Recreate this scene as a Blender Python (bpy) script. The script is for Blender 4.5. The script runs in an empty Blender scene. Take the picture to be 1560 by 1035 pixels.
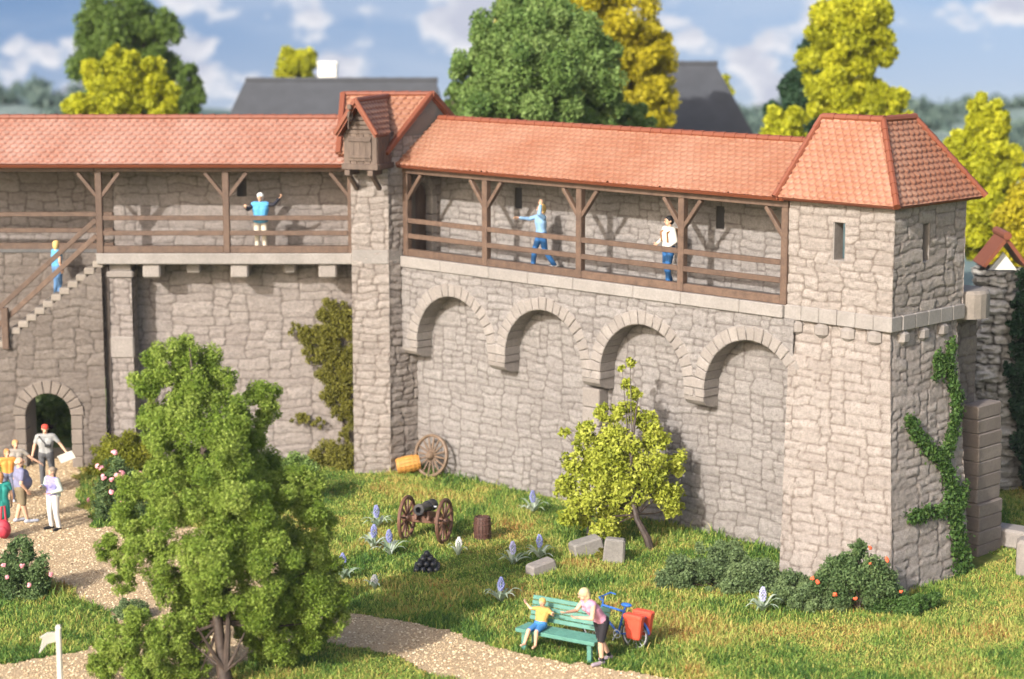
import bpy, bmesh, math, random
import numpy as np
from mathutils import Vector, Matrix

SC = bpy.context.scene
COL = SC.collection
PI = math.pi
rad = math.radians

# ------------------------------------------------------------------ camera numbers (metres, full scale)
CAM_H, CAM_F, CAM_PITCH = 14.3, 3200.0, rad(9.53)

def ray(x, y):
    a = (x - 780) / CAM_F; b = -(y - 517.5) / CAM_F
    return (a, math.cos(CAM_PITCH) + b * math.sin(CAM_PITCH), -math.sin(CAM_PITCH) + b * math.cos(CAM_PITCH))

def G(x, y, z=0.0):
    "survey helper: spot on the level z seen in that direction"
    r = ray(x, y); t = (z - CAM_H) / r[2]
    return Vector((r[0] * t, r[1] * t, z))

def D(x, y, dist):
    "survey helper: spot at ground distance dist seen in that direction"
    r = ray(x, y); t = dist / r[1]
    return Vector((r[0] * t, dist, CAM_H + r[2] * t))

# ------------------------------------------------------------------ noise
def _h(ix, iy, seed):
    v = np.sin(ix * 127.1 + iy * 311.7 + seed * 74.7) * 43758.5453
    return v - np.floor(v)

def vn(x, y, seed=0):
    x = np.asarray(x, float); y = np.asarray(y, float)
    ix = np.floor(x); iy = np.floor(y); fx = x - ix; fy = y - iy
    fx = fx * fx * (3 - 2 * fx); fy = fy * fy * (3 - 2 * fy)
    a = _h(ix, iy, seed); b = _h(ix + 1, iy, seed); c = _h(ix, iy + 1, seed); d = _h(ix + 1, iy + 1, seed)
    return (a + (b - a) * fx) * (1 - fy) + (c + (d - c) * fx) * fy - 0.5

def fbm(x, y, seed=0, o=3):
    s = 0; a = 1.0
    for k in range(o):
        s = s + a * vn(x * 2 ** k, y * 2 ** k, seed + k * 13); a *= .5
    return s

# ------------------------------------------------------------------ objects
def link(o, parent=None):
    COL.objects.link(o)
    if parent is not None: o.parent = parent
    return o

def tag(o, label=None, cat=None, group=None, kind=None):
    if label: o['label'] = label
    if cat: o['category'] = cat
    if group: o['group'] = group
    if kind: o['kind'] = kind
    return o

def thing(name, label, cat, loc=(0, 0, 0), rz=0.0, group=None):
    o = bpy.data.objects.new(name, None); o.empty_display_size = .2
    o.location = loc; o.rotation_euler = (0, 0, rz)
    link(o); return tag(o, label, cat, group)

def copy_tree(o, parent=None):
    c = o.copy(); link(c)
    if parent is not None: c.parent = parent
    for ch in list(o.children): copy_tree(ch, c)
    return c

def raw_mesh(name, V, Fc, attrs=None, smooth=True):
    "V (n,3) array; Fc (m,3|4) int array"
    V = np.asarray(V, np.float32); Fc = np.asarray(Fc, np.int32)
    me = bpy.data.meshes.new(name); k = Fc.shape[1]; m = len(Fc)
    me.vertices.add(len(V)); me.vertices.foreach_set('co', V.ravel())
    me.loops.add(m * k); me.loops.foreach_set('vertex_index', Fc.ravel())
    me.polygons.add(m)
    me.polygons.foreach_set('loop_start', np.arange(0, m * k, k, dtype=np.int32))
    me.polygons.foreach_set('use_smooth', np.full(m, smooth, dtype=bool))
    for an, av in (attrs or {}).items():
        at = me.attributes.new(an, 'FLOAT', 'POINT'); at.data.foreach_set('value', np.asarray(av, np.float32))
    me.update(calc_edges=True)
    return me

def mobj(name, me, mat, parent=None):
    if mat is not None: me.materials.append(mat)
    return link(bpy.data.objects.new(name, me), parent)

class MB:
    "collects simple shapes into one mesh"
    def __init__(s): s.v = []; s.f = []; s.a = []
    def add(s, V, Fc, tone=None):
        n = len(s.v); s.v += [tuple(p) for p in V]; s.f += [tuple(i + n for i in f) for f in Fc]
        t = random.random() if tone is None else tone
        s.a += [t] * len(V); return s
    def box(s, c, size, M=None, taper=1.0, tone=None, bev=0.0):
        x, y, z = (q / 2 for q in size); c = Vector(c)
        b = min(bev, x * .49, y * .49, z * .49)
        P = []
        if b <= 0:
            for sz in (-1, 1):
                k = taper if sz > 0 else 1
                for sx, sy in ((-1, -1), (1, -1), (1, 1), (-1, 1)): P.append(Vector((sx * x * k, sy * y * k, sz * z)))
            Fc = [(3, 2, 1, 0), (4, 5, 6, 7), (0, 1, 5, 4), (1, 2, 6, 5), (2, 3, 7, 6), (3, 0, 4, 7)]
        else:
            # chamfered box: stack of four octagon-ish rings
            def ring(hx, hy, ch, zz):
                return [Vector(p + (zz,)) for p in ((-hx + ch, -hy), (hx - ch, -hy), (hx, -hy + ch), (hx, hy - ch), (hx - ch, hy), (-hx + ch, hy), (-hx, hy - ch), (-hx, -hy + ch))]
            P = ring(x - b, y - b, b * .5, -z) + ring(x, y, b, -z + b) + ring(x * taper, y * taper, b, z - b) + ring((x - b) * taper, (y - b) * taper, b * .5, z)
            Fc = [tuple(range(7, -1, -1)), tuple(range(24, 32))]
            for r in range(3):
                for i in range(8): j = (i + 1) % 8; Fc.append((r * 8 + i, r * 8 + j, r * 8 + 8 + j, r * 8 + 8 + i))
        if M is not None: P = [M @ p for p in P]
        return s.add([p + c for p in P], Fc, tone)
    def bar(s, a, b, w, h, up=(0, 0, 1), tone=None, bev=0.0):
        a = Vector(a); b = Vector(b); d = (b - a); L = d.length; d.normalize()
        up = Vector(up); sd = d.cross(up)
        if sd.length < 1e-4: sd = d.cross(Vector((0, 1, 0)))
        sd.normalize(); u = sd.cross(d)
        M = Matrix((d, sd, u)).transposed()
        return s.box((a + b) / 2, (L, w, h), M, tone=tone, bev=bev)
    def tube(s, pts, rs, n=8, tone=None, cap=True):
        pts = [Vector(p) for p in pts]
        if not isinstance(rs, (list, tuple)): rs = [rs] * len(pts)
        V = []; Fc = []
        ref = None
        for i, p in enumerate(pts):
            d = (pts[min(i + 1, len(pts) - 1)] - pts[max(i - 1, 0)]).normalized()
            if ref is None:
                ref = Vector((0, 0, 1)) if abs(d.z) < .9 else Vector((1, 0, 0))
            x = ref - d * ref.dot(d)
            if x.length < 1e-5: x = d.orthogonal()
            x.normalize(); ref = x; y = d.cross(x)
            for k in range(n):
                t = 2 * PI * k / n; V.append(p + (x * math.cos(t) + y * math.sin(t)) * rs[i])
        for i in range(len(pts) - 1):
            for k in range(n):
                j = (k + 1) % n; Fc.append((i * n + k, i * n + j, i * n + n + j, i * n + n + k))
        if cap:
            Fc.append(tuple(range(n - 1, -1, -1))); Fc.append(tuple((len(pts) - 1) * n + k for k in range(n)))
        return s.add(V, Fc, tone)
    def lathe(s, prof, n=20, M=None, tone=None):
        "prof: (r,z) pairs about z"
        V = []; Fc = []
        for r, z in prof:
            for k in range(n):
                t = 2 * PI * k / n; V.append(Vector((r * math.cos(t), r * math.sin(t), z)))
        for i in range(len(prof) - 1):
            for k in range(n):
                j = (k + 1) % n; Fc.append((i * n + k, i * n + j, i * n + n + j, i * n + n + k))
        Fc.append(tuple(range(n - 1, -1, -1))); Fc.append(tuple((len(prof) - 1) * n + k for k in range(n)))
        if M is not None: V = [M @ p for p in V]
        return s.add(V, Fc, tone)
    def ball(s, c, r, n=10, m=6, tone=None, M=None):
        c = Vector(c); r = Vector((r, r, r)) if not hasattr(r, '__len__') else Vector(r)
        V = []; Fc = []
        for i in range(m + 1):
            ph = -PI / 2 + PI * i / m
            ph = max(min(ph, PI / 2 - .02), -PI / 2 + .02)
            for k in range(n):
                t = 2 * PI * k / n
                p = Vector((math.cos(ph) * math.cos(t) * r.x, math.cos(ph) * math.sin(t) * r.y, math.sin(ph) * r.z))
                V.append((M @ p if M is not None else p) + c)
        for i in range(m):
            for k in range(n):
                j = (k + 1) % n; Fc.append((i * n + k, i * n + j, i * n + n + j, i * n + n + k))
        Fc.append(tuple(range(n - 1, -1, -1))); Fc.append(tuple(m * n + k for k in range(n)))
        return s.add(V, Fc, tone)
    def poly(s, P, thick, tone=None):
        "flat polygon P (list of Vector) thickened along its normal"
        P = [Vector(p) for p in P]; n = len(P)
        N = (P[1] - P[0]).cross(P[2] - P[0]).normalized() * thick
        V = P + [p - N for p in P]
        Fc = [tuple(range(n)), tuple(range(2 * n - 1, n - 1, -1))]
        for i in range(n):
            j = (i + 1) % n; Fc.append((j, i, n + i, n + j))
        return s.add(V, Fc, tone)
    def torus(s, c, R, r, axis=(0, 0, 1), n=28, m=8, tone=None, sq=1.0):
        c = Vector(c); ax = Vector(axis).normalized(); x = ax.orthogonal().normalized(); y = ax.cross(x)
        V = []; Fc = []
        for i in range(n):
            t = 2 * PI * i / n; d = x * math.cos(t) + y * math.sin(t)
            for k in range(m):
                q = 2 * PI * k / m; V.append(c + d * (R + r * math.cos(q)) + ax * (r * sq * math.sin(q)))
        for i in range(n):
            i2 = (i + 1) % n
            for k in range(m):
                k2 = (k + 1) % m; Fc.append((i * m + k, i2 * m + k, i2 * m + k2, i * m + k2))
        return s.add(V, Fc, tone)
    def build(s, name, mat, parent=None, smooth=False, label=None):
        me = bpy.data.meshes.new(name); me.from_pydata(s.v, [], s.f)
        at = me.attributes.new('tone', 'FLOAT', 'POINT'); at.data.foreach_set('value', np.asarray(s.a, np.float32))
        me.update()
        if smooth:
            me.polygons.foreach_set('use_smooth', np.ones(len(me.polygons), dtype=bool))
            try: me.set_sharp_from_angle(angle=rad(40))
            except Exception: pass
        o = mobj(name, me, mat, parent)
        if label: o['label'] = label
        return o

# ------------------------------------------------------------------ materials
def new_mat(name):
    m = bpy.data.materials.new(name); m.use_nodes = True
    nt = m.node_tree; b = nt.nodes['Principled BSDF']
    return m, nt, b

def node(nt, t, **kw):
    n = nt.nodes.new(t)
    for k, v in kw.items(): setattr(n, k, v)
    return n

def ramp(nt, fac, stops):
    r = node(nt, 'ShaderNodeValToRGB'); e = r.color_ramp.elements
    while len(e) < len(stops): e.new(.5)
    for i, (p, c) in enumerate(stops):
        e[i].position = p; e[i].color = (c[0], c[1], c[2], 1)
    nt.links.new(fac, r.inputs[0]); return r.outputs[0]

def mixc(nt, fac, a, b, mode='MIX'):
    m = node(nt, 'ShaderNodeMix', data_type='RGBA', blend_type=mode)
    for sock, v in ((m.inputs[0], fac), (m.inputs[6], a), (m.inputs[7], b)):
        if hasattr(v, 'links'): nt.links.new(v, sock)
        elif isinstance(v, (tuple, list)): sock.default_value = (*v[:3], 1)
        else: sock.default_value = v
    return m.outputs[2]

def noise(nt, scale, detail=3, rough=.6, coords=None, stretch=None):
    tc = coords
    if tc is None: tc = node(nt, 'ShaderNodeTexCoord').outputs['Object']
    if stretch:
        mp = node(nt, 'ShaderNodeMapping'); mp.inputs['Scale'].default_value = stretch
        nt.links.new(tc, mp.inputs[0]); tc = mp.outputs[0]
    n = node(nt, 'ShaderNodeTexNoise'); n.inputs['Scale'].default_value = scale
    n.inputs['Detail'].default_value = detail; n.inputs['Roughness'].default_value = rough
    nt.links.new(tc, n.inputs['Vector']); return n.outputs['Fac']

def attr(nt, name):
    a = node(nt, 'ShaderNodeAttribute', attribute_name=name); return a.outputs['Fac']

def bump(nt, b, h, strength=.3, dist=.02):
    bp = node(nt, 'ShaderNodeBump'); bp.inputs['Strength'].default_value = strength; bp.inputs['Distance'].default_value = dist
    nt.links.new(h, bp.inputs['Height']); nt.links.new(bp.outputs[0], b.inputs['Normal'])

def stone_mat(name, lo, hi, joint, pale):
    m, nt, b = new_mat(name)
    c = ramp(nt, attr(nt, 'tone'), [(0, lo), (.5, tuple((x + y) / 2 for x, y in zip(lo, hi))), (1, hi)])
    n1 = noise(nt, .7, 4); n2 = noise(nt, 9, 5, .7)
    c = mixc(nt, ramp(nt, n1, [(.35, (0, 0, 0)), (.7, (.55, .55, .55))]), c, pale)
    c = mixc(nt, ramp(nt, n2, [(.32, (.6, .6, .6)), (.58, (0, 0, 0))]), c, tuple(x * .58 for x in lo))
    c = mixc(nt, ramp(nt, noise(nt, 30, 3, .6, stretch=(1, 1, 2.2)), [(.32, (.55, .55, .55)), (.47, (0, 0, 0))]), c, tuple(x * .45 for x in lo))
    c = mixc(nt, ramp(nt, attr(nt, 'joint'), [(0, (.72,) * 3), (.5, (.32,) * 3), (1, (0, 0, 0))]), c, joint)
    nt.links.new(c, b.inputs['Base Color']); b.inputs['Roughness'].default_value = .82
    b.inputs['Specular IOR Level'].default_value = .3
    bump(nt, b, noise(nt, 16, 8, .8, stretch=(1, 1, 2.4)), 1.0, .05)
    return m

def plain_stone(name, lo, hi):
    m, nt, b = new_mat(name)
    c = ramp(nt, attr(nt, 'tone'), [(0, lo), (1, hi)])
    c = mixc(nt, ramp(nt, noise(nt, 1.4, 5, .7), [(.35, (.7,) * 3), (.65, (0, 0, 0))]), c, tuple(x * .78 for x in lo))
    c = mixc(nt, ramp(nt, noise(nt, 16, 5, .7), [(.35, (.4,) * 3), (.6, (0, 0, 0))]), c, tuple(x * .6 for x in lo))
    nt.links.new(c, b.inputs['Base Color']); b.inputs['Roughness'].default_value = .8
    b.inputs['Specular IOR Level'].default_value = .3
    bump(nt, b, noise(nt, 25, 6, .7), .45, .025)
    return m

def paint(name, col, rough=.5, var=.12, scale=6, bmp=.15, spec=.4):
    m, nt, b = new_mat(name)
    n = noise(nt, scale, 4, .65)
    c = mixc(nt, ramp(nt, n, [(.3, (0, 0, 0)), (.7, (1, 1, 1))]), tuple(x * (1 - var) for x in col), tuple(min(1, x * (1 + var)) for x in col))
    nt.links.new(c, b.inputs['Base Color']); b.inputs['Roughness'].default_value = rough
    b.inputs['Specular IOR Level'].default_value = spec
    if bmp: bump(nt, b, noise(nt, scale * 6, 4, .6), bmp, .01)
    return m

def wood(name, lo, hi, stretch=(1, 1, 1), rough=.6):
    m, nt, b = new_mat(name)
    n = noise(nt, 5, 5, .7, stretch=stretch)
    c = ramp(nt, n, [(.28, lo), (.72, hi)])
    c = mixc(nt, ramp(nt, attr(nt, 'tone'), [(0, (0, 0, 0)), (1, (.35,) * 3)]), c, tuple(x * .7 for x in lo))
    nt.links.new(c, b.inputs['Base Color']); b.inputs['Roughness'].default_value = rough
    bump(nt, b, noise(nt, 14, 4, .6, stretch=stretch), .5, .02)
    return m

def leaf_mat(name, cols, rough=.6, trans=.25):
    m, nt, b = new_mat(name)
    k = len(cols)
    c = ramp(nt, attr(nt, 'tone'), [(i / (k - 1), cc) for i, cc in enumerate(cols)])
    nt.links.new(c, b.inputs['Base Color']); b.inputs['Roughness'].default_value = rough
    b.inputs['Specular IOR Level'].default_value = .25
    tr = node(nt, 'ShaderNodeBsdfTranslucent'); nt.links.new(c, tr.inputs[0])
    mx = node(nt, 'ShaderNodeMixShader'); mx.inputs[0].default_value = trans
    out = nt.nodes['Material Output']
    nt.links.new(b.outputs[0], mx.inputs[1]); nt.links.new(tr.outputs[0], mx.inputs[2]); nt.links.new(mx.outputs[0], out.inputs[0])
    return m

def tile_mat(name, base, pale, deep):
    m, nt, b = new_mat(name)
    t = attr(nt, 'tone'); e = attr(nt, 'joint')
    c = mixc(nt, ramp(nt, t, [(0, (0, 0, 0)), (1, (.7,) * 3)]), base, tuple(x * .86 for x in base))
    n1 = noise(nt, .55, 4, .6); n2 = noise(nt, 14, 4, .7)
    c = mixc(nt, ramp(nt, n1, [(.36, (.12,) * 3), (.66, (.85,) * 3)]), c, pale)
    c = mixc(nt, ramp(nt, n2, [(.55, (0, 0, 0)), (.75, (.5,) * 3)]), c, pale)
    c = mixc(nt, ramp(nt, e, [(0, (.9,) * 3), (.5, (.45,) * 3), (1, (0, 0, 0))]), c, deep)
    nt.links.new(c, b.inputs['Base Color']); b.inputs['Roughness'].default_value = .55
    b.inputs['Specular IOR Level'].default_value = .4
    bump(nt, b, noise(nt, 30, 4, .6), .25, .01)
    return m

M = {}
M['stone_tower'] = stone_mat('stone_tower', (0.319, 0.274, 0.240), (0.400, 0.350, 0.311), (0.110, 0.079, 0.060), (0.435, 0.385, 0.345))
M['stone_right'] = stone_mat('stone_right', (0.261, 0.235, 0.218), (0.331, 0.304, 0.284), (0.099, 0.081, 0.070), (0.360, 0.334, 0.313))
M['stone_left'] = stone_mat('stone_left', (0.273, 0.234, 0.211), (0.348, 0.306, 0.278), (0.099, 0.079, 0.065), (0.377, 0.334, 0.304))
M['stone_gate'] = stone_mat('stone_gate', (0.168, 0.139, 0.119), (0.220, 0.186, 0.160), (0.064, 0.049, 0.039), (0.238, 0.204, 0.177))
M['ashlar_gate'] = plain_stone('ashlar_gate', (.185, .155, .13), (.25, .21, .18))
M['ashlar'] = plain_stone('ashlar', (.255, .226, .203), (.325, .292, .264))
M['slab'] = plain_stone('slab', (.275, .25, .228), (.315, .29, .266))
M['step'] = plain_stone('step', (.25, .215, .18), (.32, .28, .24))
M['rubble'] = plain_stone('rubble', (.24, .225, .20), (.46, .43, .385))
M['paving'] = plain_stone('paving', (.10, .10, .10), (.15, .145, .14))
M['core'] = paint('core', (.16, .14, .12), .9, .1, 3, 0)
M['tile_left'] = tile_mat('tile_left', (.30, .145, .098), (.375, .24, .19), (.19, .052, .024))
M['tile_right'] = tile_mat('tile_right', (.295, .118, .058), (.37, .21, .135), (.14, .038, .018))
M['ridge'] = tile_mat('ridge', (.28, .098, .045), (.34, .17, .105), (.17, .045, .02))
M['wood_brown'] = wood('wood_brown', (.07, .042, .029), (.165, .102, .068))
M['wood_old'] = wood('wood_old', (.06, .038, .027), (.165, .115, .085), (1, 1, .25))
M['white_paint'] = paint('white_paint', (.72, .70, .62), .4, .05)

LEAF = dict(
    far=[(.06, .10, .085), (.10, .15, .125), (.15, .20, .165)],  # distant woods: bluish haze mixed into the leaf colours
    fore=[(.07, .125, .014), (.155, .235, .028), (.245, .325, .055), (.33, .40, .09)],
    green=[(.06, .12, .03), (.12, .20, .045), (.19, .28, .075), (.25, .34, .11)],
    back=[(.07, .12, .022), (.11, .175, .032), (.16, .23, .05)],
    yellow=[(.20, .21, .010), (.33, .345, .014), (.46, .455, .02), (.54, .52, .03)],
    ochre=[(.20, .17, .01), (.35, .30, .012), (.48, .41, .018), (.54, .47, .03)],
    dark=[(.018, .045, .022), (.028, .065, .03), (.045, .085, .04)],
    moss=[(.09, .09, .015), (.16, .155, .025), (.24, .225, .04)],
    olive=[(.10, .12, .01), (.17, .185, .016), (.25, .25, .025)],
    lime=[(.12, .15, .012), (.27, .31, .03), (.40, .43, .06), (.48, .49, .10)],
    ivy=[(.03, .07, .015), (.06, .125, .026), (.115, .19, .045)],
    shrub=[(.065, .105, .045), (.13, .19, .075), (.21, .28, .12)],
    rose=[(.035, .07, .025), (.09, .15, .05), (.19, .26, .10)],
    strap=[(.20, .28, .17), (.36, .44, .31), (.52, .58, .48)],
)
for k, v in LEAF.items(): M['leaf_' + k] = leaf_mat('leaf_' + k, v)
M['bark'] = wood('bark', (.025, .016, .012), (.085, .058, .043))
# ------------------------------------------------------------------ masonry relief
class Masonry:
    def __init__(s, W, Hh, seed, cw=.138, ch=.10, wr=(3, 8), hr=((2, .62), (3, .32), (4, .06))):
        rng = random.Random(seed); s.cw, s.ch, s.seed = cw, ch, seed
        nx = int(W / cw) + 8; ny = int(Hh / ch) + 8
        ids = -np.ones((ny, nx), int); R = []
        for j in range(ny):
            for i in range(nx):
                if ids[j, i] >= 0: continue
                h = rng.choices([q[0] for q in hr], [q[1] for q in hr])[0]
                w = rng.randint(*wr)
                k = 0
                while k < w and i + k < nx and ids[j, i + k] < 0: k += 1
                # avoid leaving a one-cell sliver
                r = 0
                while i + k + r < nx and ids[j, i + k + r] < 0 and r < 2: r += 1
                if r == 1: k += 1
                h = min(h, ny - j)
                if k * cw < 1.25 * h * ch: h = max(1, min(h, 2))
                ids[j:j + h, i:i + k] = len(R); R.append((i * cw, (i + k) * cw, j * ch, (j + h) * ch, rng.random(), rng.random()))
        s.ids = ids; s.R = np.array(R); s.nx = nx; s.ny = ny
    def __call__(s, u, v):
        cw, ch = s.cw, s.ch
        uu = u + .15 * fbm(u * 1.1, v * 1.9, s.seed + 1) + .10 * vn(u * 1.5, v * 4.2, s.seed + 2) + cw * 3
        vv = v + .15 * fbm(u * 1.0, v * .9, s.seed + 5) + .055 * vn(u * 3.1, v * 2.2, s.seed + 6) + ch * 3
        i = np.clip((uu / cw).astype(int), 0, s.nx - 1); j = np.clip((vv / ch).astype(int), 0, s.ny - 1)
        r = s.R[s.ids[j, i]]
        dx = np.minimum(uu - r[..., 0], r[..., 1] - uu); dy = np.minimum(vv - r[..., 2], r[..., 3] - vv)
        rr = .075
        qx = rr - dx; qy = rr - dy
        d = np.where((qx > 0) & (qy > 0), rr - np.hypot(np.maximum(qx, 0), np.maximum(qy, 0)), np.minimum(dx, dy))
        d = d + .012 * vn(u * 14, v * 14, s.seed + 9)
        t = np.clip(d / .026, 0, 1); prof = t * t * (3 - 2 * t)
        dome = np.clip(d / .16, 0, 1)
        tilt = (r[..., 5] - .5) * (uu - (r[..., 0] + r[..., 1]) / 2) * .05
        h = .023 * prof + .010 * dome + (.02 * (r[..., 4] - .5) + tilt) * prof + (.022 * fbm(u * 4, v * 12, s.seed + 3) + .017 * vn(u * 11, v * 23, s.seed + 4)) * (.4 + .6 * prof)
        return h, np.clip(d / .033, 0, 1), r[..., 4]

def grid_faces(nu, nv):
    a = np.arange(nu * nv).reshape(nv, nu)
    return np.stack([a[:-1, :-1], a[:-1, 1:], a[1:, 1:], a[1:, :-1]], -1).reshape(-1, 4)

def relief(name, pos, W, Hh, normal, fn, mat, parent=None, res=.036, keep=None, flip=False, ext=0.0):
    "grid skin; pos(u,v)->(..,3); fn(u,v)->(height,joint,tone)"
    nu = max(2, int(W / res) + 1); nv = max(2, int(Hh / res) + 1)
    u, v = np.meshgrid(np.linspace(-ext, W + ext, nu), np.linspace(0, Hh, nv))
    h, jt, tn = fn(u, v)
    P = pos(u, v) + np.asarray(normal) * h[..., None]
    Fc = grid_faces(nu, nv)
    if keep is not None:
        uc = (u[:-1, :-1] + u[1:, 1:]) / 2; vc = (v[:-1, :-1] + v[1:, 1:]) / 2
        Fc = Fc[keep(uc, vc).ravel()]
    if flip: Fc = Fc[:, ::-1]
    used = np.unique(Fc); mp = -np.ones(nu * nv, int); mp[used] = np.arange(len(used))
    me = raw_mesh(name, P.reshape(-1, 3)[used], mp[Fc], dict(joint=jt.ravel()[used], tone=tn.ravel()[used]))
    return mobj(name, me, mat, parent)

def flat_face(name, O, U, W, Hh, N, mat, parent, seed, keep=None, res=.036, batter=0.0, up=(0, 0, 1), ext=0.0, **mk):
    O = np.array(O, float); U = np.array(U, float); N = np.array(N, float); up = np.array(up, float)
    ms = Masonry(W, Hh, seed, **mk)
    def pos(u, v): return O + u[..., None] * U + v[..., None] * up + N * (batter * (1 - v / Hh))[..., None]
    cr = np.cross(U, up)
    return relief(name, pos, W, Hh, N, ms, mat, parent, res, keep, flip=bool(np.dot(cr, N) < 0), ext=ext)

# ------------------------------------------------------------------ tiled slopes
def tiles(seed, tw=.225, tp=.165, thick=.05):
    def fn(u, v):
        def parts(k):
            off = (k % 2) * .5
            x = u / tw + off; ix = np.floor(x); f = 2 * (x - ix) - 1
            wob = .02 * (_h(ix, k, seed) - .5)
            edge = (k + 1) * tp - tp * .42 * np.abs(f) ** 2.2 + wob
            return edge, ix, f
        k = np.floor(v / tp)
        e1, i1, f1 = parts(k)              # row that nominally holds v
        e0, i0, f0 = parts(k - 1)
        own = np.where(v < e0, 0, np.where(v < e1, 1, 2))
        e2, i2, f2 = parts(k + 1)
        edge = np.choose(own, [e0, e1, e2]); ix = np.choose(own, [i0, i1, i2]); f = np.choose(own, [f0, f1, f2])
        row = k + own - 1
        loc = np.clip((v - row * tp) / tp, 0, 1.4)
        rnd = _h(ix, row, seed + 3)
        side = np.clip((1 - np.abs(f)) / .22, 0, 1)
        top = np.choose(own, [np.full_like(v, 1.0), np.clip((v - e0) / .065, 0, 1), np.clip((v - e1) / .065, 0, 1)])
        h = thick * loc + .012 * (rnd - .5) - .012 * (1 - side)
        joint = np.minimum(side * .8 + .2, top)
        joint = np.minimum(joint, np.clip((edge - v) / .02, .35, 1))
        return h, joint, rnd
    return fn

def slope(name, A, B, C, Dd, mat, parent, seed, res=.028, tw=.24, tp=.195, keep=None):
    "tiled quad: A->B along the ridge, Dd->C along the eave (A above Dd)"
    A, B, C, Dd = (np.array(p, float) for p in (A, B, C, Dd))
    U = B - A; W = max(np.linalg.norm(B - A), np.linalg.norm(C - Dd))
    eU = (C - Dd) / np.linalg.norm(C - Dd)
    dn = (Dd - A) - np.dot(Dd - A, eU) * eU; Vl = np.linalg.norm(dn); dn /= Vl
    N = np.cross(eU, dn); N = N if N[2] > 0 else -N
    Wl = np.linalg.norm(C - Dd)
    la = np.dot(A - Dd, eU); lb = np.dot(B - Dd, eU)        # ridge ends measured along the eave
    umin = min(0, la); umax = max(Wl, lb); Wt = umax - umin
    top0 = Dd - dn * Vl + eU * umin
    def kp(u, v):
        t = v / Vl; uu = u + umin
        return (uu >= la * (1 - t)) & (uu <= lb + (Wl - lb) * t)
    def pos(u, v): return top0 + u[..., None] * eU + v[..., None] * dn
    cr = np.cross(eU, dn)
    return relief(name, pos, Wt, Vl, N, tiles(seed, tw, tp), mat, parent, res, kp, flip=bool(np.dot(cr, N) < 0))

def ridge_line(mb, a, b, r=.10, seg=.36, rise=.02, n=8):
    a = Vector(a); b = Vector(b); L = (b - a).length; k = max(1, round(L / seg)); d = (b - a) / k
    for i in range(k):
        p = a + d * i; q = a + d * (i + 1.12)
        mb.tube([p + Vector((0, 0, 0)), p + d * .5, q], [r * .9, r * .95, r * 1.08], n, tone=random.random())
    return mb

def voussoirs(mb, O, U, N, cx, cz, r0, r1, a0, a1, n, y0, y1, jit=.02, rng=random):
    "ring of wedge stones in the plane (U, z); depth from y0 to y1 along N"
    O = Vector(O); U = Vector(U); N = Vector(N)
    for i in range(n):
        t0 = a0 + (a1 - a0) * i / n; t1 = a0 + (a1 - a0) * (i + 1) / n
        g = (t1 - t0) * .035; t0 += g; t1 -= g
        ro = r1 + rng.uniform(-jit, jit) * 1.5; yy = y1 + rng.uniform(-jit, jit) * .6
        b = .022
        def P(r, t, y): return O + U * (cx + r * math.cos(t)) + Vector((0, 0, cz + r * math.sin(t))) + N * y
        V = []; dt = b / r0
        for y, rr0, rr1, q in ((y0, r0, ro, 0), (yy - b, r0, ro, 0), (yy, r0 + b, ro - b, dt)):
            V += [P(rr0, t0 + q, y), P(rr0, t1 - q, y), P(rr1, t1 - q, y), P(rr1, t0 + q, y)]
        Fc = [(3, 2, 1, 0), (8, 9, 10, 11)]
        for k in range(2):
            for j in range(4): j2 = (j + 1) % 4; Fc.append((k * 4 + j, k * 4 + j2, k * 4 + 4 + j2, k * 4 + 4 + j))
        mb.add(V, Fc)

# ------------------------------------------------------------------ foliage
def leaves(puffs, n, size, seed, tones=None, shell=(.6, 1.14), flat=0.0):
    "triangles scattered on the outside of many small puffs [(x,y,z,r)]"
    rng = np.random.default_rng(seed)
    P = np.array([p[:4] for p in puffs], float)
    w = P[:, 3] ** 2; w /= w.sum()
    idx = rng.choice(len(P), n, p=w)
    d = rng.normal(size=(n, 3)); d /= np.linalg.norm(d, axis=1)[:, None]
    rr = P[idx, 3] * rng.uniform(shell[0], shell[1], n)
    c = P[idx, :3] + d * rr[:, None]
    a = rng.normal(size=(n, 3)) + d * .0; a /= np.linalg.norm(a, axis=1)[:, None]
    b = np.cross(a, rng.normal(size=(n, 3))); b /= np.linalg.norm(b, axis=1)[:, None]
    s = size * rng.uniform(.6, 1.3, n)[:, None]
    V = np.empty((n, 3, 3)); V[:, 0] = c + a * s * .62; V[:, 1] = c - a * s * .4 + b * s * .45; V[:, 2] = c - a * s * .4 - b * s * .45
    tn_p = rng.uniform(.0, 1, len(P)) if tones is None else np.asarray(tones)
    tn = np.clip(tn_p[idx] * .55 + rng.uniform(0, .45, n), 0, 1)
    return V.reshape(-1, 3), np.repeat(tn, 3)

def leaf_obj(name, V, tn, mat, parent, cores=()):
    n = len(V) // 3
    Fc = np.arange(n * 3).reshape(-1, 3)
    if len(cores):
        base = np.array([(0, 0, 1), (1, 0, 0), (0, 1, 0), (-1, 0, 0), (0, -1, 0), (0, 0, -1)], float)
        bf = np.array([(0, 1, 2), (0, 2, 3), (0, 3, 4), (0, 4, 1), (5, 2, 1), (5, 3, 2), (5, 4, 3), (5, 1, 4)])
        Vs = [V]; Fs = [Fc]; ts = [tn]; off = len(V)
        for c in cores:
            Vs.append(np.array(c[:3]) + base * c[3]); Fs.append(bf + off); ts.append(np.full(6, .25)); off += 6
        V = np.concatenate(Vs); Fc = np.concatenate(Fs); tn = np.concatenate(ts)
    return mobj(name, raw_mesh(name, V, Fc, dict(tone=tn), smooth=False), mat, parent)

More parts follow.
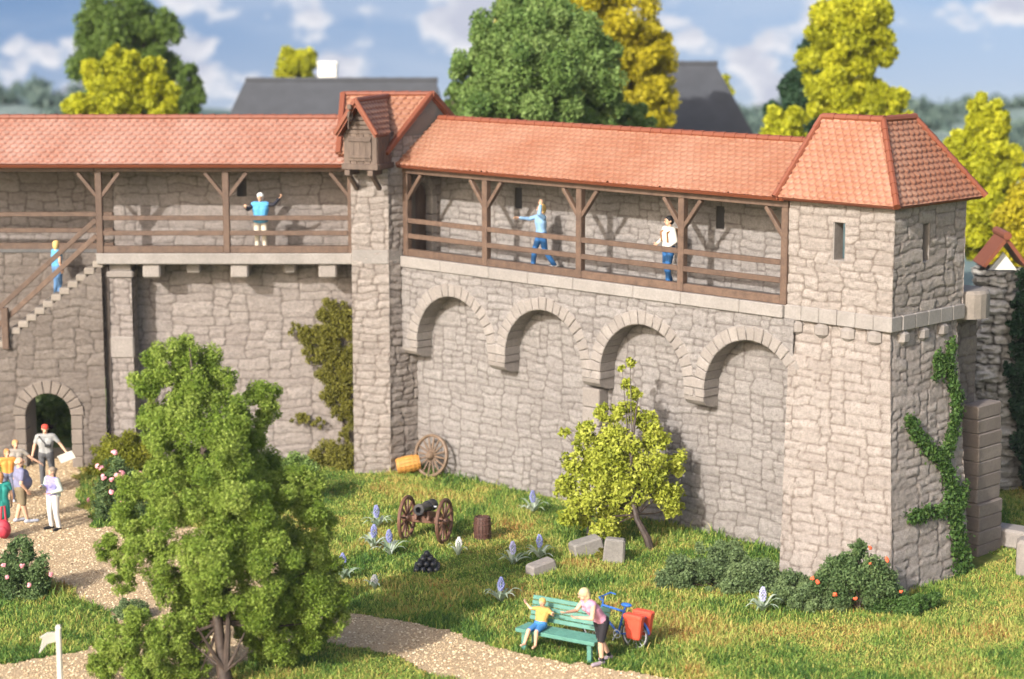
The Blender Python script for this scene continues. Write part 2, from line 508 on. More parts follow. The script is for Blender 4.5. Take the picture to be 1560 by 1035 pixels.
def puffs_of(lobes, seed, k=14, f=(.28, .45), squash=1.0):
    rng = random.Random(seed); out = []
    for x, y, z, r in lobes:
        for i in range(k):
            d = Vector((rng.gauss(0, 1), rng.gauss(0, 1), rng.gauss(0, 1) * squash)).normalized()
            q = rng.uniform(.55, .95) * r
            out.append((x + d.x * q, y + d.y * q, z + d.z * q, r * rng.uniform(*f)))
    return out

def trunk_mb(base, top, r0, r1, limbs, seed, n=9):
    rng = random.Random(seed); mb = MB(); base = Vector(base); top = Vector(top)
    pts = []; rs = []
    for i in range(8):
        t = i / 7; p = base.lerp(top, t)
        if 0 < i < 7: p += Vector((rng.uniform(-1, 1), rng.uniform(-1, 1), 0)) * r0 * .35
        pts.append(p); rs.append((r0 + (r1 - r0) * t) * (1.35 if i == 0 else 1))
    mb.tube(pts, rs, n)
    for t, tip, r in limbs:
        a = base.lerp(top, t); tip = Vector(tip); m = a.lerp(tip, .5) + Vector((0, 0, -.05 * (tip - a).length))
        mb.tube([a, m, tip], [r, r * .7, r * .25], 6)
    return mb

def make_tree(name, label, cat, base, lobes, leafkey, n, size, seed, r0=.22, group=None, k=20, f=(.16, .48), fork=None, core=.62):
    "lobes in world coordinates"
    base = Vector(base); t = thing(name, label, cat, base, 0, group)
    L = [(x - base.x, y - base.y, z - base.z, r) for x, y, z, r in lobes]
    topz = max(l[2] for l in L); hi = max(L, key=lambda l: l[2])
    limbs = []
    rng = random.Random(seed)
    for l in (L if r0 > .2 else L[::4]):
        tt = min(.9, max(.2, (l[2] - l[3] * 1.2) / topz)); limbs.append((tt, (l[0] * .8, l[1] * .8, l[2]), r0 * .32))
    trunk_mb((0, 0, -.1), (hi[0] * .8, hi[1] * .8, topz), r0, r0 * .12, limbs, seed).build('trunk', M['bark'], t, True)
    P = puffs_of(L, seed, k, f)
    tones = [min(1, max(0, .5 + rng.gauss(0, .28))) for _ in P]
    V, tn = leaves(P, n, size, seed, tones)
    leaf_obj('crown', V, tn, M['leaf_' + leafkey], t, [(p[0], p[1], p[2], p[3] * core) for p in P])
    return t
# ------------------------------------------------------------------ camera, light, air
cam = bpy.data.cameras.new('camera'); co = link(bpy.data.objects.new('camera', cam))
co.location = (0, 0, CAM_H); co.rotation_euler = (PI / 2 - CAM_PITCH, 0, 0)
cam.sensor_width = 36; cam.lens = 36 * CAM_F / 1560; cam.clip_start = .5; cam.clip_end = 2000
cam.dof.use_dof = True; cam.dof.focus_distance = 51.0; cam.dof.aperture_fstop = cam.lens / 1000 / .22
SC.camera = co
SUN_AZ, SUN_EL = 35.0, 29.0        # degrees: light comes from the left behind the viewer
to_sun = Vector((-math.sin(rad(SUN_AZ)) * math.cos(rad(SUN_EL)), -math.cos(rad(SUN_AZ)) * math.cos(rad(SUN_EL)), math.sin(rad(SUN_EL))))
sl = bpy.data.lights.new('sun', 'SUN'); sl.energy = 3.0; sl.angle = rad(.6); sl.color = (1, .965, .92)
so = link(bpy.data.objects.new('sun', sl)); so.rotation_euler = to_sun.to_track_quat('Z', 'Y').to_euler(); so.location = to_sun * 80
W = bpy.data.worlds.new('World'); SC.world = W; W.use_nodes = True
nt = W.node_tree; bg = nt.nodes['Background']
sk = nt.nodes.new('ShaderNodeTexSky'); sk.sky_type = 'NISHITA'; sk.sun_disc = False
sk.sun_elevation = rad(SUN_EL); sk.sun_rotation = math.atan2(to_sun.x, to_sun.y); sk.air_density = .75; sk.dust_density = 3.5; sk.ozone_density = .2
nt.links.new(sk.outputs[0], bg.inputs[0]); bg.inputs[1].default_value = .15
SC.view_settings.view_transform = 'Standard'; SC.view_settings.look = 'None'; SC.view_settings.exposure = EXPO = 0.90; SC.view_settings.gamma = 1
SC.cycles.use_denoising = True
SC.cycles.max_bounces = 6; SC.cycles.diffuse_bounces = 3; SC.cycles.glossy_bounces = 2; SC.cycles.transmission_bounces = 3; SC.cycles.volume_bounces = 0
SC.cycles.sample_clamp_indirect = 4
try: SC.cycles.denoising_input_passes = 'RGB_ALBEDO_NORMAL'
except Exception: pass

# ------------------------------------------------------------------ frames of the two walls
RA = Vector((-1.75, 60.78, 0)); RU = Vector((.7161, -.6980, 0)); RN = Vector((-.6980, -.7161, 0))
def R3(s, off, z=0.0): return RA + RU * s + RN * off + Vector((0, 0, z))
def Rinv(x, y): 
    dx = x - RA.x; dy = y - RA.y
    return dx * RU.x + dy * RU.y, dx * RN.x + dy * RN.y
Z0, Z1 = 6.17, 6.50          # walkway slab

# ------------------------------------------------------------------ path outline (survey of its edges)
PATH_A = [(38, 680), (112, 680), (122, 760), (140, 800), (210, 803), (330, 805), (420, 860), (490, 915), (530, 937), (640, 948), (700, 965), (760, 988), (828, 1003), (900, 1015), (953, 1021), (1010, 1036), (1120, 1050), (1120, 1130), (760, 1062), (667, 1026), (607, 1000), (516, 981), (400, 985), (300, 985), (190, 952), (150, 927), (100, 897), (60, 872), (-90, 830), (-90, 745), (25, 735)]
PATH_B = [(300, 970), (200, 952), (140, 985), (75, 1002), (0, 1013), (-90, 1020), (-90, 1120), (200, 1110), (330, 1055), (400, 985)]
PA = np.array([tuple(G(*p))[:2] for p in PATH_A]); PB = np.array([tuple(G(*p))[:2] for p in PATH_B])

def inside(x, y, P):
    r = np.zeros(x.shape, bool); n = len(P)
    for i in range(n):
        x0, y0 = P[i]; x1, y1 = P[(i + 1) % n]
        c = ((y0 > y) != (y1 > y)) & (x < (x1 - x0) * (y - y0) / (y1 - y0 + 1e-12) + x0)
        r ^= c
    return r

def on_path(x, y, wob=.22):
    xx = x + wob * fbm(x * 1.7, y * 1.7, 3); yy = y + wob * 1.5 * fbm(x * 1.7, y * 1.7, 8)
    return inside(xx, yy, PA) | inside(xx, yy, PB)

def ground_z(x, y):
    x = np.asarray(x, float); y = np.asarray(y, float)
    w = np.clip((y - 41) / 4, 0, 1) * np.clip((70 - y) / 5, 0, 1)
    z = .10 * fbm(x * .25, y * .25, 21) * w
    return z
def gz(x, y): return float(ground_z(np.array([x]), np.array([y]))[0])

xs = np.unique(np.concatenate([np.linspace(-250, -30, 22), np.linspace(-30, -18, 20), np.arange(-18, 18.01, .25), np.linspace(18, 30, 20), np.linspace(30, 250, 22)]))
ys = np.unique(np.concatenate([np.linspace(-40, 30, 12), np.linspace(30, 38, 10), np.arange(38, 68.01, .25), np.linspace(68, 90, 20), np.linspace(90, 252, 40)]))
X, Y = np.meshgrid(xs, ys)
far = np.clip((Y - 100) / 80, 0, 1)
Zg = ground_z(X, Y) + far * (1.6 * fbm(X * .02, Y * .03, 4) - .6)
left_rise = np.exp(-((X + 62) / 30) ** 2) * np.exp(-((Y - 215) / 32) ** 2) * 5.2
Zg = Zg + left_rise + np.exp(-((X - 70) / 45) ** 2) * np.exp(-((Y - 222) / 22) ** 2) * (2.4 + 3 * fbm(X * .05, Y * .05, 9))
m, nt, b = new_mat('meadow')
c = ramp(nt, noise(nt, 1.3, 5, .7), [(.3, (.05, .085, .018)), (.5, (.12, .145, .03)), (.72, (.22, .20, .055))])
c2 = ramp(nt, noise(nt, .035, 5, .62, stretch=(1, .6, 1)), [(.38, (.055, .095, .09)), (.48, (.13, .18, .165)), (.6, (.21, .255, .235)), (.7, (.30, .33, .32))])  # far fields: pale blue-green, distance haze put into the ground colour
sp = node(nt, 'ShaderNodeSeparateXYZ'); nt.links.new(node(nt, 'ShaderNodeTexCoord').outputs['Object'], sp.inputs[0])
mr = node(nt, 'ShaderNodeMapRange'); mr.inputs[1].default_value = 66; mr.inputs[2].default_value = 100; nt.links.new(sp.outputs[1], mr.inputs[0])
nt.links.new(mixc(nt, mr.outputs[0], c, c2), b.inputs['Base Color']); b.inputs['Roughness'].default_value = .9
b.inputs['Specular IOR Level'].default_value = .1
bump(nt, b, noise(nt, 12, 5, .7), .6, .05)
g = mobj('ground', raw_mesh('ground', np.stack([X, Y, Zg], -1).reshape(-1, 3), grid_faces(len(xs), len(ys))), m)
tag(g, 'grassy ground around the old town wall, open green country behind it', 'ground', kind='structure')

# the gravel path: a sheet a little above the ground
px_ = np.arange(-17, 8, .10); py_ = np.arange(36.5, 64.5, .10)
X, Y = np.meshgrid(px_, py_); keepc = on_path(X[:-1, :-1] + .05, Y[:-1, :-1] + .05)
Zp = ground_z(X, Y) + .012
Fc = grid_faces(len(px_), len(py_))[keepc.ravel()]
used = np.unique(Fc); mp = -np.ones(X.size, int); mp[used] = np.arange(len(used))
m, nt, b = new_mat('gravel_sand')
c = ramp(nt, noise(nt, 26, 3, .7), [(.3, (.27, .185, .10)), (.5, (.49, .36, .215)), (.7, (.64, .50, .325))])
c = mixc(nt, ramp(nt, noise(nt, .6, 3), [(.4, (0, 0, 0)), (.7, (.35,) * 3)]), c, (.38, .28, .18))
nt.links.new(c, b.inputs['Base Color']); b.inputs['Roughness'].default_value = .9; b.inputs['Specular IOR Level'].default_value = .2
bump(nt, b, noise(nt, 40, 3, .6), .8, .04)
p = mobj('path', raw_mesh('path', np.stack([X, Y, Zp], -1).reshape(-1, 3)[used], mp[Fc]), m)
tag(p, 'beige gravel path from the gate arch to the bench', 'path', kind='structure')

def built(x, y):
    "ground covered by masonry"
    s = (x - RA.x) * RU.x + (y - RA.y) * RU.y; o = (x - RA.x) * RN.x + (y - RA.y) * RN.y
    r = (s > -1.6) & (s < 12.8) & (o < .02)
    k = 1.0
    r |= (s > 12.9) & (s < 16.55) & (o < 1.60) & (o > -3.6)
    r |= (x < -11.2) & (y > 61.95) | (x < -4.6) & (y > 62.95)
    r |= (x > -4.7) & (x < -3.6) & (y > 60.95) | (s < -1.4) & (s > -3) & (o < 1.15) & (x > -3.7)
    return r

# fine gravel lying on the path
rng = np.random.default_rng(5)
n = 90000
x = rng.uniform(-16.5, 7.5, n); y = rng.uniform(37, 63, n)
k = on_path(x, y, .3) & (np.abs(x) < y * .275 + 1); x = x[k]; y = y[k]
e = on_path(x + rng.normal(0, .12, len(x)), y + rng.normal(0, .12, len(x)), .3); x = x[e]; y = y[e]
n = len(x); s = rng.uniform(.012, .036, n); z = ground_z(x, y) + .012 + s * .25
base = np.array([(0, 0, .62), (1, 0, 0), (0, 1, 0), (-1, 0, 0), (0, -1, 0), (0, 0, -.62)])
bf = np.array([(0, 1, 2), (0, 2, 3), (0, 3, 4), (0, 4, 1), (5, 2, 1), (5, 3, 2), (5, 4, 3), (5, 1, 4)])
V = base[None] * s[:, None, None] * rng.uniform(.7, 1.35, (n, 6, 1))
a = rng.uniform(0, 2 * PI, n); ca, sa = np.cos(a)[:, None], np.sin(a)[:, None]
V = np.stack([V[..., 0] * ca - V[..., 1] * sa, V[..., 0] * sa + V[..., 1] * ca, V[..., 2]], -1) + np.stack([x, y, z], -1)[:, None]
Fc = (bf[None] + (np.arange(n) * 6)[:, None, None]).reshape(-1, 3)
m, nt, b = new_mat('gravel')
nt.links.new(ramp(nt, attr(nt, 'tone'), [(0, (.22, .145, .075)), (.3, (.45, .325, .19)), (.7, (.60, .47, .29)), (1, (.73, .62, .43))]), b.inputs['Base Color']); b.inputs['Roughness'].default_value = .8
go = mobj('gravel', raw_mesh('gravel', V.reshape(-1, 3), Fc, dict(tone=np.repeat(rng.uniform(0, 1, n), 6)), smooth=False), m)
tag(go, 'loose beige gravel grains scattered on the path', 'gravel', kind='stuff')

# grass: single blades
n = 900000
y = 38.5 + (68 - 38.5) * rng.uniform(0, 1, n) ** 1.15; x = rng.uniform(-1, 1, n) * (y * .26 + .8)
s_, o_ = (x - RA.x) * RU.x + (y - RA.y) * RU.y, (x - RA.x) * RN.x + (y - RA.y) * RN.y
keep = ~built(x, y) & ~on_path(x, y, .34)
keep &= (y < 63.2) | (x > 11.0)
dens = .55 + 1.1 * fbm(x * .9, y * .9, 31)
keep &= rng.uniform(0, 1, n) < np.clip(dens + .35, .35, 1)
x = x[keep]; y = y[keep]; n = len(x)
tuft = np.clip(.5 + 1.2 * fbm(x * .7, y * .7, 44), 0, 1)
L = rng.gamma(5, .026, n) * (.55 + .85 * tuft) * .80
s_, o_ = (x - RA.x) * RU.x + (y - RA.y) * RU.y, (x - RA.x) * RN.x + (y - RA.y) * RN.y
nearw = np.clip(1 - np.abs(o_ - .0) / .55, 0, 1) * ((s_ > -1.6) & (s_ < 13)) + np.clip(1 - np.abs(y - 62.95) / .6, 0, 1) * (x < -4.6)
L *= 1 + .9 * nearw * (fbm(x * 1.5, y * 1.5, 71) > -.1)
lean = rng.uniform(.15, 1.25, n); az = rng.uniform(0, 2 * PI, n)
w = rng.uniform(.009, .017, n)
z0 = ground_z(x, y) - .01
bx, by = np.cos(az), np.sin(az)
mid = np.stack([x + bx * L * .5 * np.sin(lean) * .6, y + by * L * .5 * np.sin(lean) * .6, z0 + L * .55 * np.cos(lean * .6)], -1)
tip = np.stack([x + bx * L * np.sin(lean), y + by * L * np.sin(lean), z0 + L * np.cos(lean) * .95], -1)
tw = rng.uniform(0, 2 * PI, n); sx, sy = np.cos(tw) * w, np.sin(tw) * w
r0 = np.stack([x, y, z0], -1); dv = np.stack([sx, sy, 0 * sx], -1)
V = np.stack([r0 - dv, r0 + dv, mid + dv * .8, mid - dv * .8, tip], 1)
q = (np.arange(n) * 5)[:, None]
Fc = np.concatenate([q + np.array([0, 1, 2]), q + np.array([0, 2, 3]), q + np.array([3, 2, 4])])
patch = fbm(x * .55, y * .55, 61, 4); patch2 = fbm(x * 2.1, y * 2.1, 67, 2)
tone = np.clip(.43 + .66 * patch + .35 * patch2 + rng.normal(0, .20, n), 0, 1)
m = leaf_mat('grass_blade', [(.05, .12, .025), (.11, .21, .036), (.215, .32, .06), (.38, .42, .095), (.52, .44, .13), (.36, .20, .06)], .6, .3)
go = mobj('grass', raw_mesh('grass', V.reshape(-1, 3), Fc, dict(tone=np.repeat(tone, 5)), smooth=False), m)
tag(go, 'patchy green and straw coloured grass in front of the wall', 'grass', kind='stuff')

# ------------------------------------------------------------------ sky: a great curved backdrop far behind the town
HAZE = .0002
def sky_sheet():
    R0 = 420.0; na, nz = 96, 40
    a = np.linspace(rad(-80), rad(80), na); z = np.concatenate([np.linspace(-45, 30, 20), np.linspace(36, 230, nz - 20)])
    A, Zz = np.meshgrid(a, z); rr = R0 * np.cos(np.clip((Zz - 40) / 520, 0, 1.2))
    V = np.stack([rr * np.sin(A), 45 + rr * np.cos(A), Zz], -1)
    me = raw_mesh('sky', V.reshape(-1, 3), grid_faces(na, nz))
    m = bpy.data.materials.new('sky_air'); m.use_nodes = True; nt = m.node_tree; nt.nodes.remove(nt.nodes['Principled BSDF'])
    tc = node(nt, 'ShaderNodeTexCoord').outputs['Object']
    sp = node(nt, 'ShaderNodeSeparateXYZ'); nt.links.new(tc, sp.inputs[0])
    def mr(sock, a, b_, c, d):
        q = node(nt, 'ShaderNodeMapRange'); q.inputs[1].default_value = a; q.inputs[2].default_value = b_; q.inputs[3].default_value = c; q.inputs[4].default_value = d
        nt.links.new(sock, q.inputs[0]); return q.outputs[0]
    hgt = mr(sp.outputs[2], -15, 45, 0, 1); side = mr(sp.outputs[0], -105, 105, 0, 1)
    blueL = ramp(nt, hgt, [(0, (.55, .62, .74)), (.14, (.36, .47, .66)), (.34, (.22, .36, .60)), (.62, (.155, .29, .54)), (1, (.12, .25, .5))])
    blueR = ramp(nt, hgt, [(0, (.56, .66, .76)), (.16, (.50, .62, .80)), (.4, (.42, .58, .82)), (.7, (.36, .54, .80)), (1, (.3, .48, .75))])
    blue = mixc(nt, side, blueL, blueR)
    def cl(scale, st, lo, hi, off=(0, 0, 0), dist=.3):
        mp = node(nt, 'ShaderNodeMapping'); mp.inputs['Scale'].default_value = st; mp.inputs['Location'].default_value = off
        nt.links.new(tc, mp.inputs[0]); nz_ = node(nt, 'ShaderNodeTexNoise'); nz_.inputs['Scale'].default_value = scale
        nz_.inputs['Detail'].default_value = 6; nz_.inputs['Roughness'].default_value = .52; nz_.inputs['Distortion'].default_value = dist
        nt.links.new(mp.outputs[0], nz_.inputs['Vector'])
        q = node(nt, 'ShaderNodeMapRange', interpolation_type='SMOOTHSTEP'); q.inputs[1].default_value = lo; q.inputs[2].default_value = hi
        nt.links.new(nz_.outputs['Fac'], q.inputs[0]); return q.outputs[0]
    puff = cl(.042, (1, .6, 1.7), .475, .55, (4.3, 0, 5), 0)
    puff_up = cl(.042, (1, .6, 1.7), .47, .62, (4.3, 0, 2.2), 0)
    veil = cl(.012, (1, .3, 5.5), .42, .68, (3, 0, 9))
    c = mixc(nt, mr(veil, 0, 1, 0, .38), blue, (.62, .70, .84))
    shade = mixc(nt, puff_up, (.93, .92, .95), (.60, .62, .73))
    c = mixc(nt, mr(puff, 0, 1, 0, .92), c, shade)
    em = node(nt, 'ShaderNodeEmission'); nt.links.new(c, em.inputs[0]); em.inputs[1].default_value = 1.0 / (2 ** EXPO)
    nt.links.new(em.outputs[0], nt.nodes['Material Output'].inputs[0])
    o = mobj('sky', me, m); tag(o, 'pale blue sky with white clouds', 'sky', kind='structure')
sky_sheet()
hz = MB(); hz.box((0, 104, 7.5), (520, 310, 25)); m = bpy.data.materials.new('haze'); m.use_nodes = True; nt = m.node_tree; nt.nodes.remove(nt.nodes['Principled BSDF'])
pv = node(nt, 'ShaderNodeVolumePrincipled'); pv.inputs['Color'].default_value = (.80, .86, .95, 1); pv.inputs['Density'].default_value = HAZE; pv.inputs['Anisotropy'].default_value = .1
nt.links.new(pv.outputs[0], nt.nodes['Material Output'].inputs['Volume'])
tag(hz.build('haze', m), 'thin pale air over the whole scene', 'haze', kind='stuff')
# ------------------------------------------------------------------ masonry helpers in a wall frame
def rbox(mb, s0, s1, o0, o1, z0, z1, bev=.02, tone=None):
    c = R3((s0 + s1) / 2, (o0 + o1) / 2, (z0 + z1) / 2)
    Mx = Matrix((RU, -RN, Vector((0, 0, 1)))).transposed()
    return mb.box(c, (abs(s1 - s0), abs(o1 - o0), z1 - z0), Mx, tone=tone, bev=bev)
def lbox(mb, x0, x1, y0, y1, z0, z1, bev=.02, tone=None):
    return mb.box(((x0 + x1) / 2, (y0 + y1) / 2, (z0 + z1) / 2), (abs(x1 - x0), abs(y1 - y0), z1 - z0), None, tone=tone, bev=bev)
UPV = Vector((0, 0, 1))
random.seed(11)

def slab_run(mb, P, Uv, Nv, L, d, z0, z1, seed, step=1.9):
    "edge slab in long stones butted end to end; P = front start; d = depth backwards"
    rng = random.Random(seed); x = 0
    while x < L - .01:
        w = min(step * rng.uniform(.8, 1.2), L - x)
        if L - x - w < .5: w = L - x
        c = Vector(P) + Vector(Uv) * (x + w / 2) - Vector(Nv) * (d / 2 - rng.uniform(0, .012)) + Vector((0, 0, (z0 + z1) / 2))
        Mx = Matrix((Vector(Uv), -Vector(Nv), UPV)).transposed()
        mb.box(c, (w - .008, d, z1 - z0), Mx, bev=.025, tone=rng.random()); x += w
    return mb

def timber_front(parent, P, Uv, Nv, posts, ends, zf, zp, mat, rails=True, brace=(1, 1)):
    "posts, braces, rails along a gallery front: P origin on the ground line, positions measured along Uv"
    P = Vector(P); Uv = Vector(Uv); Nv = Vector(Nv)
    up = UPV
    def at(s, o, z): return P + Uv * s + Nv * o + up * z
    for i, s in enumerate(posts):
        mb = MB(); mb.bar(at(s, -.10, zf), at(s, -.10, zp), .2, .2, Uv, bev=.02); mb.build('post', mat, parent)
        for sg in (-1, 1):
            if (s + sg * .5 < ends[0]) or (s + sg * .5 > ends[1]): continue
            mb = MB(); mb.bar(at(s + sg * .06, -.10, zp - .74), at(s + sg * .62, -.10, zp - .02), .11, .14, Nv, bev=.012); mb.build('brace', mat, parent)
    stops = [ends[0]] + list(posts) + [ends[1]]
    for a, b_ in zip(stops[:-1], stops[1:]):
        a2 = a + (.1 if a in posts else 0); b2 = b_ - (.1 if b_ in posts else 0)
        if b2 - a2 < .15: continue
        mb = MB(); mb.bar(at(a2, -.10, zf + .11), at(b2, -.10, zf + .11), .16, .21, up, bev=.015); mb.build('sill_beam', mat, parent)
        for zz in (.60, 1.05):
            mb = MB(); mb.bar(at(a2, -.06, zf + zz), at(b2, -.06, zf + zz), .09, .14, up, bev=.012); mb.build('rail', mat, parent)
    mb = MB(); mb.bar(at(ends[0], -.10, zp + .085), at(ends[1], -.10, zp + .085), .2, .17, up, bev=.012); mb.build('wall_plate', mat, parent)

def roof_under(parent, A, B, C, Dd, thick=.09, drop=.03):
    "board below the tiles"
    P = [Vector(p) for p in (A, B, C, Dd)]
    N = (P[1] - P[0]).cross(P[3] - P[0]).normalized()
    if N.z < 0: N = -N; P = [P[0], P[3], P[2], P[1]]
    N2 = (P[1] - P[0]).cross(P[2] - P[0]).normalized()
    mb = MB(); mb.poly([p - N * drop for p in P], thick, .4)
    return mb.build('roof_board', M['ridge'], parent)

# ================================================================== RIGHT WALL (blind arcade + covered walk)
RW = thing('town_wall', 'long grey stone wall with four blind arches and a covered walk under an orange tiled roof', 'wall', R3(5, 0, 0))
RW_parts = []
def fix_parent(root):
    "children were built in world coordinates: keep them there under the root"
    inv = Matrix.Translation(-root.location)
    for ch in root.children:
        if ch.get('_fixed'): continue
        ch.matrix_parent_inverse = inv
class World:
    pass
def rface(name, s0, s1, off, z0, z1, mat, parent, seed, keep=None, **kw):
    return flat_face(name, R3(s0, off, z0), RU, s1 - s0, z1 - z0, RN, mat, parent, seed, keep, **kw)

NARCH = 4; PER = 3.61; AR = 1.46; AC0 = .63; ASP = 4.03
rface('wall_face', -1.5, 12.8, 0, -.2, Z0, M['stone_right'], RW, 101)
def keep_arcade(u, v):
    s = u - 1.5; z = v + 3.80
    k = np.ones(s.shape, bool)
    for i in range(NARCH):
        c = AC0 + PER * i
        ins = (np.hypot(s - c, z - ASP) < AR + .16) & (z >= ASP) | (np.abs(s - c) < AR + .16) & (z < ASP)
        k &= ~ins
    return k
rface('arcade_face', -1.5, 12.8, .60, 3.80, Z0, M['stone_right'], RW, 102, keep_arcade)
for i in range(NARCH):
    c = AC0 + PER * i; mb = MB(); rg = random.Random(40 + i)
    voussoirs(mb, R3(0, 0, 0), RU, RN, c, ASP, AR, AR + .37, 0, PI, 19, .0, .66, .02, rg)
    for sg in (-1, 1):
        w = .33
        for z0, z1 in ((3.80, ASP - .005),):
            x0 = c + sg * AR; x1 = x0 + sg * w
            if x0 > 12.6: continue
            Mx = Matrix((RU, -RN, UPV)).transposed()
            mb.box(R3((x0 + x1) / 2, .325, (z0 + z1) / 2), (w - .01, .65, z1 - z0), Mx, bev=.03, tone=rg.random())
    mb.build('arch_ring', M['ashlar'], RW)
# rounded corbels closing the feet of the arches
for i in range(NARCH + 1):
    c = AC0 - PER / 2 + PER * i
    if i == 0: c0, c1 = -1.48, -.85
    elif i == NARCH: continue
    else: c0, c1 = c - .32, c + .32
    mb = MB()
    prof = [(.02, 3.80), (.64, 3.80), (.62, 3.70), (.52, 3.60), (.34, 3.53), (.02, 3.50)]
    V = []
    for s in (c0, c1): V += [R3(s, o, z) for o, z in prof]
    k = len(prof); Fc = [tuple(range(k)), tuple(range(2 * k - 1, k - 1, -1))] + [(j, k + j, k + (j + 1) % k, (j + 1) % k) for j in range(k)]
    mb.add(V, Fc, .5); mb.build('corbel', M['ashlar'], RW)
# remains of a pier below the third foot
mb = MB(); z = 3.49
for hgt, w, o in ((.55, .62, .42), (.5, .62, .42), (.35, .74, .46), (.5, .6, .40), (.55, .66, .42), (.5, .62, .42), (.6, .68, .45)):
    rbox(mb, 5.84 - w / 2, 5.84 + w / 2, .02, o, z - hgt, z - .01, .035); z -= hgt
mb.build('pier', M['ashlar'], RW)
mb = MB(); slab_run(mb, R3(-1.5, .68), RU, RN, 13.98, .62, Z0, Z1, 3); mb.build('walkway_edge', M['slab'], RW)
mb = MB(); rbox(mb, -1.5, 12.48, -1.05, .05, Z1 - .22, Z1 - .012, 0); mb.build('walkway_floor', M['paving'], RW)
def keep_slits(u, v):
    s = u - 1.5; z = v + 6.40; k = np.ones(s.shape, bool)
    for c in (1.75, 9.15): k &= ~((np.abs(s - c) < .15) & (z > 8.0) & (z < 8.60))
    return k
rface('rear_wall', -1.5, 12.5, -1.0, 6.40, 9.95, M['stone_right'], RW, 103, keep_slits)
mb = MB(); 
rbox(mb, -1.5, 1.57, -1.52, -1.06, 6.2, 9.9, 0); rbox(mb, 1.93, 8.97, -1.52, -1.06, 6.2, 9.9, 0); rbox(mb, 9.33, 12.5, -1.52, -1.06, 6.2, 9.9, 0)
for c in (1.75, 9.15): rbox(mb, c - .18, c + .18, -1.52, -1.06, 6.2, 8.0, 0); rbox(mb, c - .18, c + .18, -1.52, -1.06, 8.60, 9.9, 0)
rbox(mb, -1.5, 12.5, -1.5, -.06, -.2, 6.2, 0)
mb.build('wall_core', M['core'], RW)
timber_front(RW, R3(0, .60), RU, RN, [-1.36, 1.92, 5.52, 9.10, 12.42], (-1.5, 12.52), Z1, 8.93, M['wood_brown'])
rA, rB, rC, rD = R3(-1.5, -.90, 10.46), R3(12.9, -.90, 10.46), R3(12.52, .86, 9.20), R3(-1.5, .86, 9.20)
slope('roof', rA, R3(12.9, -.9, 10.46), R3(12.9, .86, 9.20), rD, M['tile_right'], RW, 7, tw=.225, tp=.18)
roof_under(RW, rA, R3(12.9, -.9, 10.46), R3(12.52, .86, 9.20), rD)
roof_under(RW, R3(-1.5, -2.3, 9.45), R3(12.9, -2.3, 9.45), R3(12.9, -.9, 10.46), R3(-1.5, -.9, 10.46))
mb = MB(); ridge_line(mb, R3(-1.45, -.9, 10.47), R3(12.9, -.9, 10.47)); mb.build('ridge_tiles', M['ridge'], RW, True)

# ================================================================== LEFT WALL
LY = 63.0; LF = 61.9
LU = Vector((1, 0, 0)); LN = Vector((0, -1, 0))
LW = thing('town_wall', 'grey stone wall left of the square pier, its covered walk carried on stone corbels', 'wall', (-8, LY, 0))
def lface(name, x0, x1, y, z0, z1, mat, parent, seed, keep=None, **kw):
    return flat_face(name, (x0, y, z0), LU, x1 - x0, z1 - z0, LN, mat, parent, seed, keep, **kw)
BIG = dict(cw=.17, ch=.13)
lface('wall_face', -12.1, -4.6, LY, -.2, Z0, M['stone_left'], LW, 201, **BIG)
lface('buttress', -12.05, -11.37, 62.2, -.2, 5.72, M['stone_left'], LW, 202, cw=.15, ch=.12, wr=(2, 4))
for xx, sg in ((-11.37, 1), (-12.05, -1)):
    flat_face('buttress', (xx, 62.2, -.2), (0, 1, 0), .82, 5.92, (sg, 0, 0), M['stone_left'], LW, 203 + sg, cw=.15, ch=.12)
mb = MB(); lbox(mb, -12.12, -11.30, 62.12, 63.02, 5.73, 5.94, .04); lbox(mb, -12.07, -11.34, 62.13, 62.4, 3.3, 3.95, .04); lbox(mb, -12.04, -11.38, 62.2, 63.02, 5.94, 6.16, .02); mb.build('buttress_cap', M['ashlar'], LW)
for x0, x1, dz, y0 in ((-11.0, -10.47, .42, 62.0), (-9.74, -9.32, .32, 62.3), (-8.38, -7.85, .42, 62.0), (-6.82, -6.47, .32, 62.3), (-5.76, -5.22, .42, 62.0)):
    mb = MB()
    c = ((x0 + x1) / 2, (y0 + 63.05) / 2, Z0 - dz / 2 - .003)
    mb.box(c, (x1 - x0, 63.05 - y0, dz), None, bev=.045); mb.build('corbel', M['ashlar'], LW)
mb = MB(); slab_run(mb, (-12.35, LF, 0), LU, LN, 7.72, .9, Z0, Z1, 5, 7.9); mb.build('walkway_edge', M['slab'], LW)
mb = MB(); lbox(mb, -12.3, -4.65, 62.78, 63.7, Z1 - .22, Z1 - .012, 0); mb.build('walkway_floor', M['paving'], LW)
def keep_l(u, v):
    x = u - 12.1; z = v + 6.4
    return ~((np.abs(x + 8.2) < .14) & (z > 8.02) & (z < 8.58))
lface('rear_wall', -12.1, -4.4, 63.6, 6.40, 9.95, M['stone_left'], LW, 204, keep_l, **BIG)
flat_face('return_wall', (-12.1, 63.6, 6.2), (0, 1, 0), 1.6, 3.7, (-1, 0, 0), M['stone_left'], LW, 205, **BIG)
lface('rear_wall', -19, -12.1, 65.1, 2.5, 9.95, M['stone_left'], LW, 206, **BIG)
lface('stairwell_wall', -19, -12.1, 63.5, 2.45, 6.32, M['stone_gate'], LW, 207, **BIG)  # darker gate stone stands in for shade on this wall
mb = MB(); lbox(mb, -19, -12.1, 63.5, 65.1, 6.33, 6.45, 0); mb.build('walkway_floor', M['paving'], LW)
mb = MB(); lbox(mb, -12.1, -4.4, 63.95, 64.3, 6.2, 9.9, 0)
